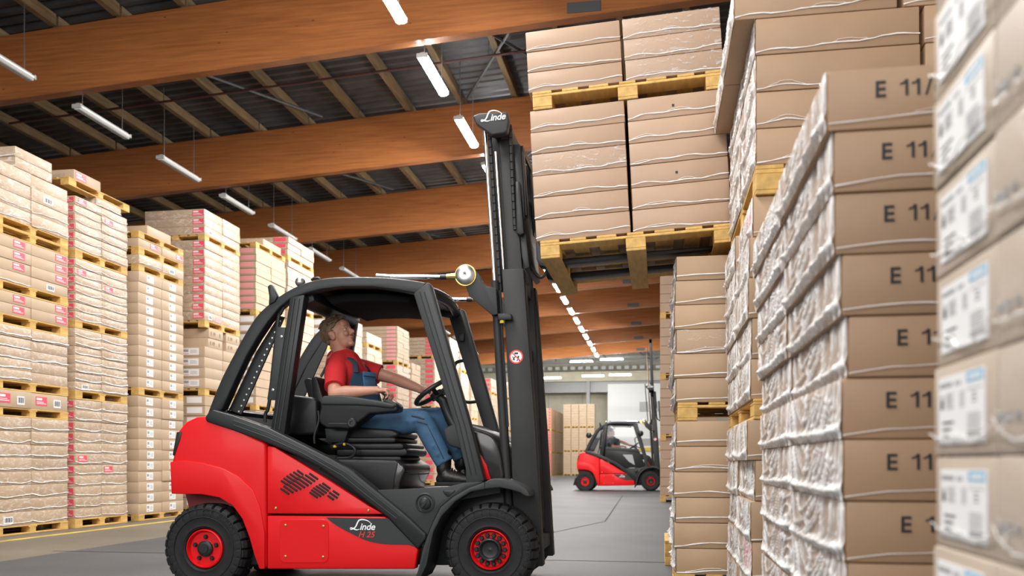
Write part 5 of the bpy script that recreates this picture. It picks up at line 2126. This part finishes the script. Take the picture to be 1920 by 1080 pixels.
    ret = bmesh.ops.solidify(bm, geom=bm.faces[:], thickness=.010)
    rnd = random.Random(3)
    for k in range(70):
        th, ph = rnd.uniform(-2.6, 2.6), rnd.uniform(.15, 1.25)
        p = Vector((-.014 + .112 * math.sin(ph) * math.cos(th), .089 * math.sin(ph) * math.sin(th), .036 + .103 * math.cos(ph)))
        if p.x > .060 and p.z < .085:
            continue
        t = Vector((.018 if p.x > -.02 else -.012, rnd.uniform(-.008, .008), -.006 if p.x < 0 else .004))
        nn = (p - Vector((-.014, 0, .036))).normalized()
        tube(bm, [MH @ (p - t), MH @ (p + nn * .005), MH @ (p + t * .9 + nn * .003)], [.006, .007, .002], 5)
    tag(mk('hair', bm, M['hair'], body, smooth=180), kind='stuff')
    # ---------------- polo shirt
    bm = B()
    limb(bm, [belly + Vector((.0, 0, -.03)), belly, chest, chest.lerp(neck, .55)], [.150, .155, .160, .135], n=20)
    for sh in (shN, shF):
        ell(bm, sh + Vector((0, 0, -.006)), (.078, .075, .072))
        limb(bm, [sh, sh.lerp(neck, .62)], [.070, .072])
        ell(bm, chest.lerp(sh, .5), (.125, .12, .12))
    for sh, el, f in ((shN, elN, .74), (shF, elF, .62)):
        tube(bm, [sh, sh.lerp(el, .4), sh.lerp(el, f)], [.076, .073, .069], 16)
    ell(bm, chest + Vector((.02, 0, -.02)), (.14, .19, .17))
    ell(bm, belly + Vector((.02, 0, -.01)), (.155, .185, .14))
    sm = voxel(bm, .009, 4)
    shirt = part('polo_shirt', sm, cloth, 'red short sleeved polo shirt' if cloth == 'shirt' else None)
    bm = B()
    cpts = []
    for k in range(24):
        t = 2 * math.pi * k / 24
        cpts.append(neck + Vector((-.012 + .072 * math.cos(t), .070 * math.sin(t), .0 - .030 * math.cos(t) - .012)))
    tube(bm, cpts, .020, 8, closed=True, sq=(.45, 1.5))
    mk('collar', bm, M[cloth], shirt)
    for sh, el, f in ((shN, elN, .74), (shF, elF, .62)):
        bm = B()
        tube(bm, [sh.lerp(el, f - .05), sh.lerp(el, f + .02)], [.0715, .0705], 18)
        mk('sleeve_cuff', bm, M[cloth], shirt, smooth=50)
    # ---------------- bib overalls
    bm = B()
    limb(bm, [pel + Vector((-.01, 0, 0)), belly + Vector((.0, 0, -.03)), belly], [.150, .160, .160], n=20)
    ell(bm, pel, (.15, .19, .115))
    for hp, kn, an in ((hipN, kneeN, ankN), (hipF, kneeF, ankF)):
        limb(bm, [hp, hp.lerp(kn, .5), kn], [.098, .091, .074], n=18)
        tube(bm, [kn, kn.lerp(an, .5), an.lerp(kn, -.03)], [.074, .071, .064], 18)
        # creases
        for f, a in ((.30, .3), (.62, -.5), (.82, .2)):
            c = kn.lerp(an, f)
            tube(bm, [c + Vector((-.055, -.02, .022 + .02 * a)), c + Vector((0, -.066, .0)), c + Vector((.055, -.02, -.02 + .03 * a))], [.006, .014, .006], 8)
        for k in range(3):
            c = hp.lerp(kn, .72 + .1 * k)
            tube(bm, [c + Vector((.03, -.045, .055)), c + Vector((.0, -.08, .0)), c + Vector((-.035, -.045, -.055))], [.005, .012, .005], 8)
    lg = part('overalls', voxel(bm, .009, 3), legs, 'blue bib overalls')
    # bib: a curved panel over the chest
    f1 = H(690, 722, 5.90)
    cols, rows = 9, 7
    bm = B()
    g = []
    top = [H(672, 704, 5.80), H(687, 693, 6.0)]
    for j in range(rows + 1):
        row = []
        b = j / rows
        for i in range(cols + 1):
            a = i / cols
            an = R(-78 + 22 * b * b + (140 - 36 * b * b) * a)
            base = belly.lerp(chest, -.30 + 1.62 * b)
            x = base.x + (.198 - .016 * b) * math.cos(an) + .012
            y = (.222 - .012 * b) * math.sin(an)
            row.append(bm.verts.new((x, base.y + y, base.z)))
        g.append(row)
    for j in range(rows):
        for i in range(cols):
            bm.faces.new((g[j][i], g[j][i + 1], g[j + 1][i + 1], g[j + 1][i]))
    bmesh.ops.solidify(bm, geom=bm.faces[:], thickness=.012)
    mk('bib', bm, M[legs], lg, smooth=60)
    c = belly.lerp(chest, .80)
    bm = B()
    box(bm, -.004, .010, -.055, .055, -.055, .045, 0, Matrix.Translation(c + Vector((.182, -.10, .02))) @ Matrix.Rotation(R(-26), 4, 'Z') @ Matrix.Rotation(R(-8), 4, 'Y'))
    mk('bib_pocket', bm, M[legs], lg, bevel=.004)
    bm = B()
    box(bm, -.004, .014, -.06, .06, -.002, .030, 0, Matrix.Translation(c + Vector((.186, -.10, .048))) @ Matrix.Rotation(R(-26), 4, 'Z') @ Matrix.Rotation(R(-14), 4, 'Y'))
    mk('pocket_flap', bm, M[legs], lg, bevel=.004)
    for s in (-1, 1):
        bm = B()
        t0 = belly.lerp(chest, 1.30) + Vector((.128 if s < 0 else .150, (.165 if s < 0 else .13) * s, 0))
        t1 = chest.lerp(neck, .62) + Vector((.105, .105 * s, .022))
        t2 = neck + Vector((-.02, .105 * s, -.03))
        t3 = chest + Vector((-.165, .08 * s, .03))
        tube(bm, smooth_path([t0, t1, t2, t3], 5), .020, 8, sq=(1.0, .35))
        mk('shoulder_strap', bm, M['strap'], lg)
    # knee pad stitching and side seam
    for k in range(2):
        a = kneeN + Vector((-.055 + .02 * k, -.072, .035 - .035 * k))
        bm = B()
        tube(bm, [a, a + Vector((.045, -.004, -.008)), a + Vector((.085, .006, -.022))], .006, 6)
        mk('knee_seam', bm, M['grey_cloth'], lg)
    bm = B()
    tube(bm, [kneeN + Vector((.045, -.060, -.02)), kneeN.lerp(ankN, .5) + Vector((.030, -.064, 0)), ankN + Vector((.012, -.062, .02))], .0035, 6)
    mk('side_seam', bm, M['strap'], lg)
    # ---------------- boots
    for an, yo in ((ankN, 0), (ankF, 0)):
        bm = B()
        fl = T((850, 909), 5.45)[1] + .0
        sole = .232 if False else None
        zb = H(850, 911, an.y + PYW).z
        limb(bm, [an + Vector((.0, 0, .045)), an + Vector((-.004, 0, -.05))], [.052, .052])
        ell(bm, (an.x - .004, an.y, zb + .045), (.056, .044, .045))
        limb(bm, [Vector((an.x + .02, an.y, zb + .065)), Vector((an.x + .10, an.y, zb + .048)), Vector((an.x + .165, an.y, zb + .040))], [.056, .046, .038])
        bt = part('boot', voxel(bm, .008, 3), 'leather', 'black leather work boot')
        bm = B()
        sp = [(-.058, -.036), (-.02, -.044), (.06, -.040), (.13, -.050), (.19, -.040), (.212, 0), (.19, .040), (.13, .050), (.06, .040), (-.02, .044), (-.058, .036), (-.068, 0)]
        a_ = [bm.verts.new((an.x + p[0], an.y + p[1], zb)) for p in sp]
        b_ = [bm.verts.new((an.x + p[0], an.y + p[1], zb + .026)) for p in sp]
        bm.faces.new(a_[::-1])
        bm.faces.new(b_)
        for i in range(len(sp)):
            j = (i + 1) % len(sp)
            bm.faces.new((a_[i], a_[j], b_[j], b_[i]))
        mk('sole', bm, M['rub'], bt, bevel=.004)
        bm = B()
        for k in range(4):
            f = k / 3
            c = Vector((an.x + .035 + .05 * f, an.y, zb + .125 - .030 * f))
            tube(bm, [c + Vector((0, -.03, -.008)), c + Vector((.006, 0, .006)), c + Vector((0, .03, -.008))], .0035, 5)
        tag(mk('laces', bm, M['grey_cloth'], bt), kind='stuff')
    return body


driver = build_person('man in red polo shirt and blue overalls driving the front forklift, looking up')

# ================================================================== THE SECOND TRUCK, far down the aisle
DX, DY = 0.0, 0.0
fw = T((918.6, 1031), 5.33)
d = ray(1220, 897)
yw2 = 25.75
x2 = d[0] * yw2 / d[1]
truck2 = build_truck('small red and black forklift with closed cab far down the aisle', detail=False)
truck2.location = (x2 - fw[0], yw2 + (TY - 5.33), 0)
off = truck2.location - Vector((TX, TY, 0))
# its mast is run out higher, its cab has a door with panes
G0 = 5.40


def pr2(name, px, y0, y1, m, plane=None, bevel=0.006, parent=None):
    bm = B()
    prism(bm, TP(px, plane if plane is not None else y0), y0 - TY, y1 - TY)
    return mk(name, bm, M[m], parent if parent is not None else truck2, bevel=bevel)


glass = bpy.data.materials.new('cab_glass')
glass.use_nodes = True
nt = glass.node_tree
mxs = nt.nodes.new('ShaderNodeMixShader')
trn = nt.nodes.new('ShaderNodeBsdfTransparent')
gls = nt.nodes.new('ShaderNodeBsdfGlossy')
gls.inputs['Roughness'].default_value = 0.03
fr = nt.nodes.new('ShaderNodeFresnel')
nt.links.new(fr.outputs[0], mxs.inputs[0])
nt.links.new(trn.outputs[0], mxs.inputs[1])
nt.links.new(gls.outputs[0], mxs.inputs[2])
nt.links.new(mxs.outputs[0], nt.nodes['Material Output'].inputs['Surface'])
M['glass'] = glass
dr = pr2('cab_door', [(556, 740), (830, 775), (880, 905), (706, 917), (640, 868), (548, 822)], G0 - .004, G0 + .03, 'blk', plane=G0)
dr['label'] = 'black lower cab door panel'
pr2('door_frame_bar', [(556, 735), (822, 752), (828, 778), (550, 760)], G0 - .014, G0 + .03, 'gry', plane=G0, parent=dr)
pr2('door_window', [(572, 555), (776, 553), (830, 770), (552, 745)], G0 + .02, G0 + .026, 'glass', plane=G0, bevel=0, parent=dr)
pr2('lower_pane', [(690, 800), (770, 800), (790, 890), (740, 860)], G0 - .012, G0 - .004, 'louvre', plane=G0, bevel=0, parent=dr)
pr2('rear_window', [(430, 745), (505, 600), (530, 590), (508, 790)], G0 + .02, G0 + .026, 'glass', plane=G0, bevel=0)
for px in ((415, 640), (835, 615)):
    q = V3(px, G0 - .05)
    bm = B()
    ell(bm, q, (.085, .05, .085), seg=14, rings=10)
    mk('mirror', bm, M['blk'], truck2)
    bm = B()
    tube(bm, [q, q + Vector((.12 if px[0] < 600 else -.10, .06, .0))], .014, 6)
    mk('mirror_arm', bm, M['blk'], truck2)
a, b = V3((936, 262), 5.665), V3((959, 262), 5.665)
hgt = 1.5
bm = B()
for s in (-1, 1):
    y0 = (5.665 - TY) if s == -1 else -(5.735 - TY)
    prism(bm, [(a.x + .02, a.z - .2), (b.x + .02, a.z - .2), (b.x - .05, a.z + hgt), (a.x - .05, a.z + hgt)], y0, y0 + .07)
box(bm, a.x - .05, b.x - .05, 5.665 - TY, TY - 5.665, a.z + hgt - .12, a.z + hgt)
tag(mk('upper_mast', bm, M['mast'], truck2, bevel=.005), kind='stuff')
bm = B()
for s in (-1, 1):
    tube(bm, [(a.x - .04, s * .33, a.z - .5), (a.x - .11, s * .33, a.z + hgt - .25)], .016, 8)
tag(mk('upper_rods', bm, M['chrome'], truck2), kind='stuff')
# its driver
p2 = build_person('person in dark clothes and cap sitting in the cab of the far forklift', 'grey_cloth', 'grey_cloth')
p2.location = Vector((PX, PYW, 0)) + off
bm = B()
MH = head_matrix()
ell(bm, (-.02, 0, .055), (.118, .095, .085), MH, seg=20, rings=12)
tube(bm, [MH @ Vector((.06, 0, .075)), MH @ Vector((.17, 0, .058))], [.07, .055], 12, sq=(1, .16))
mk('cap', bm, M['leather'], p2)
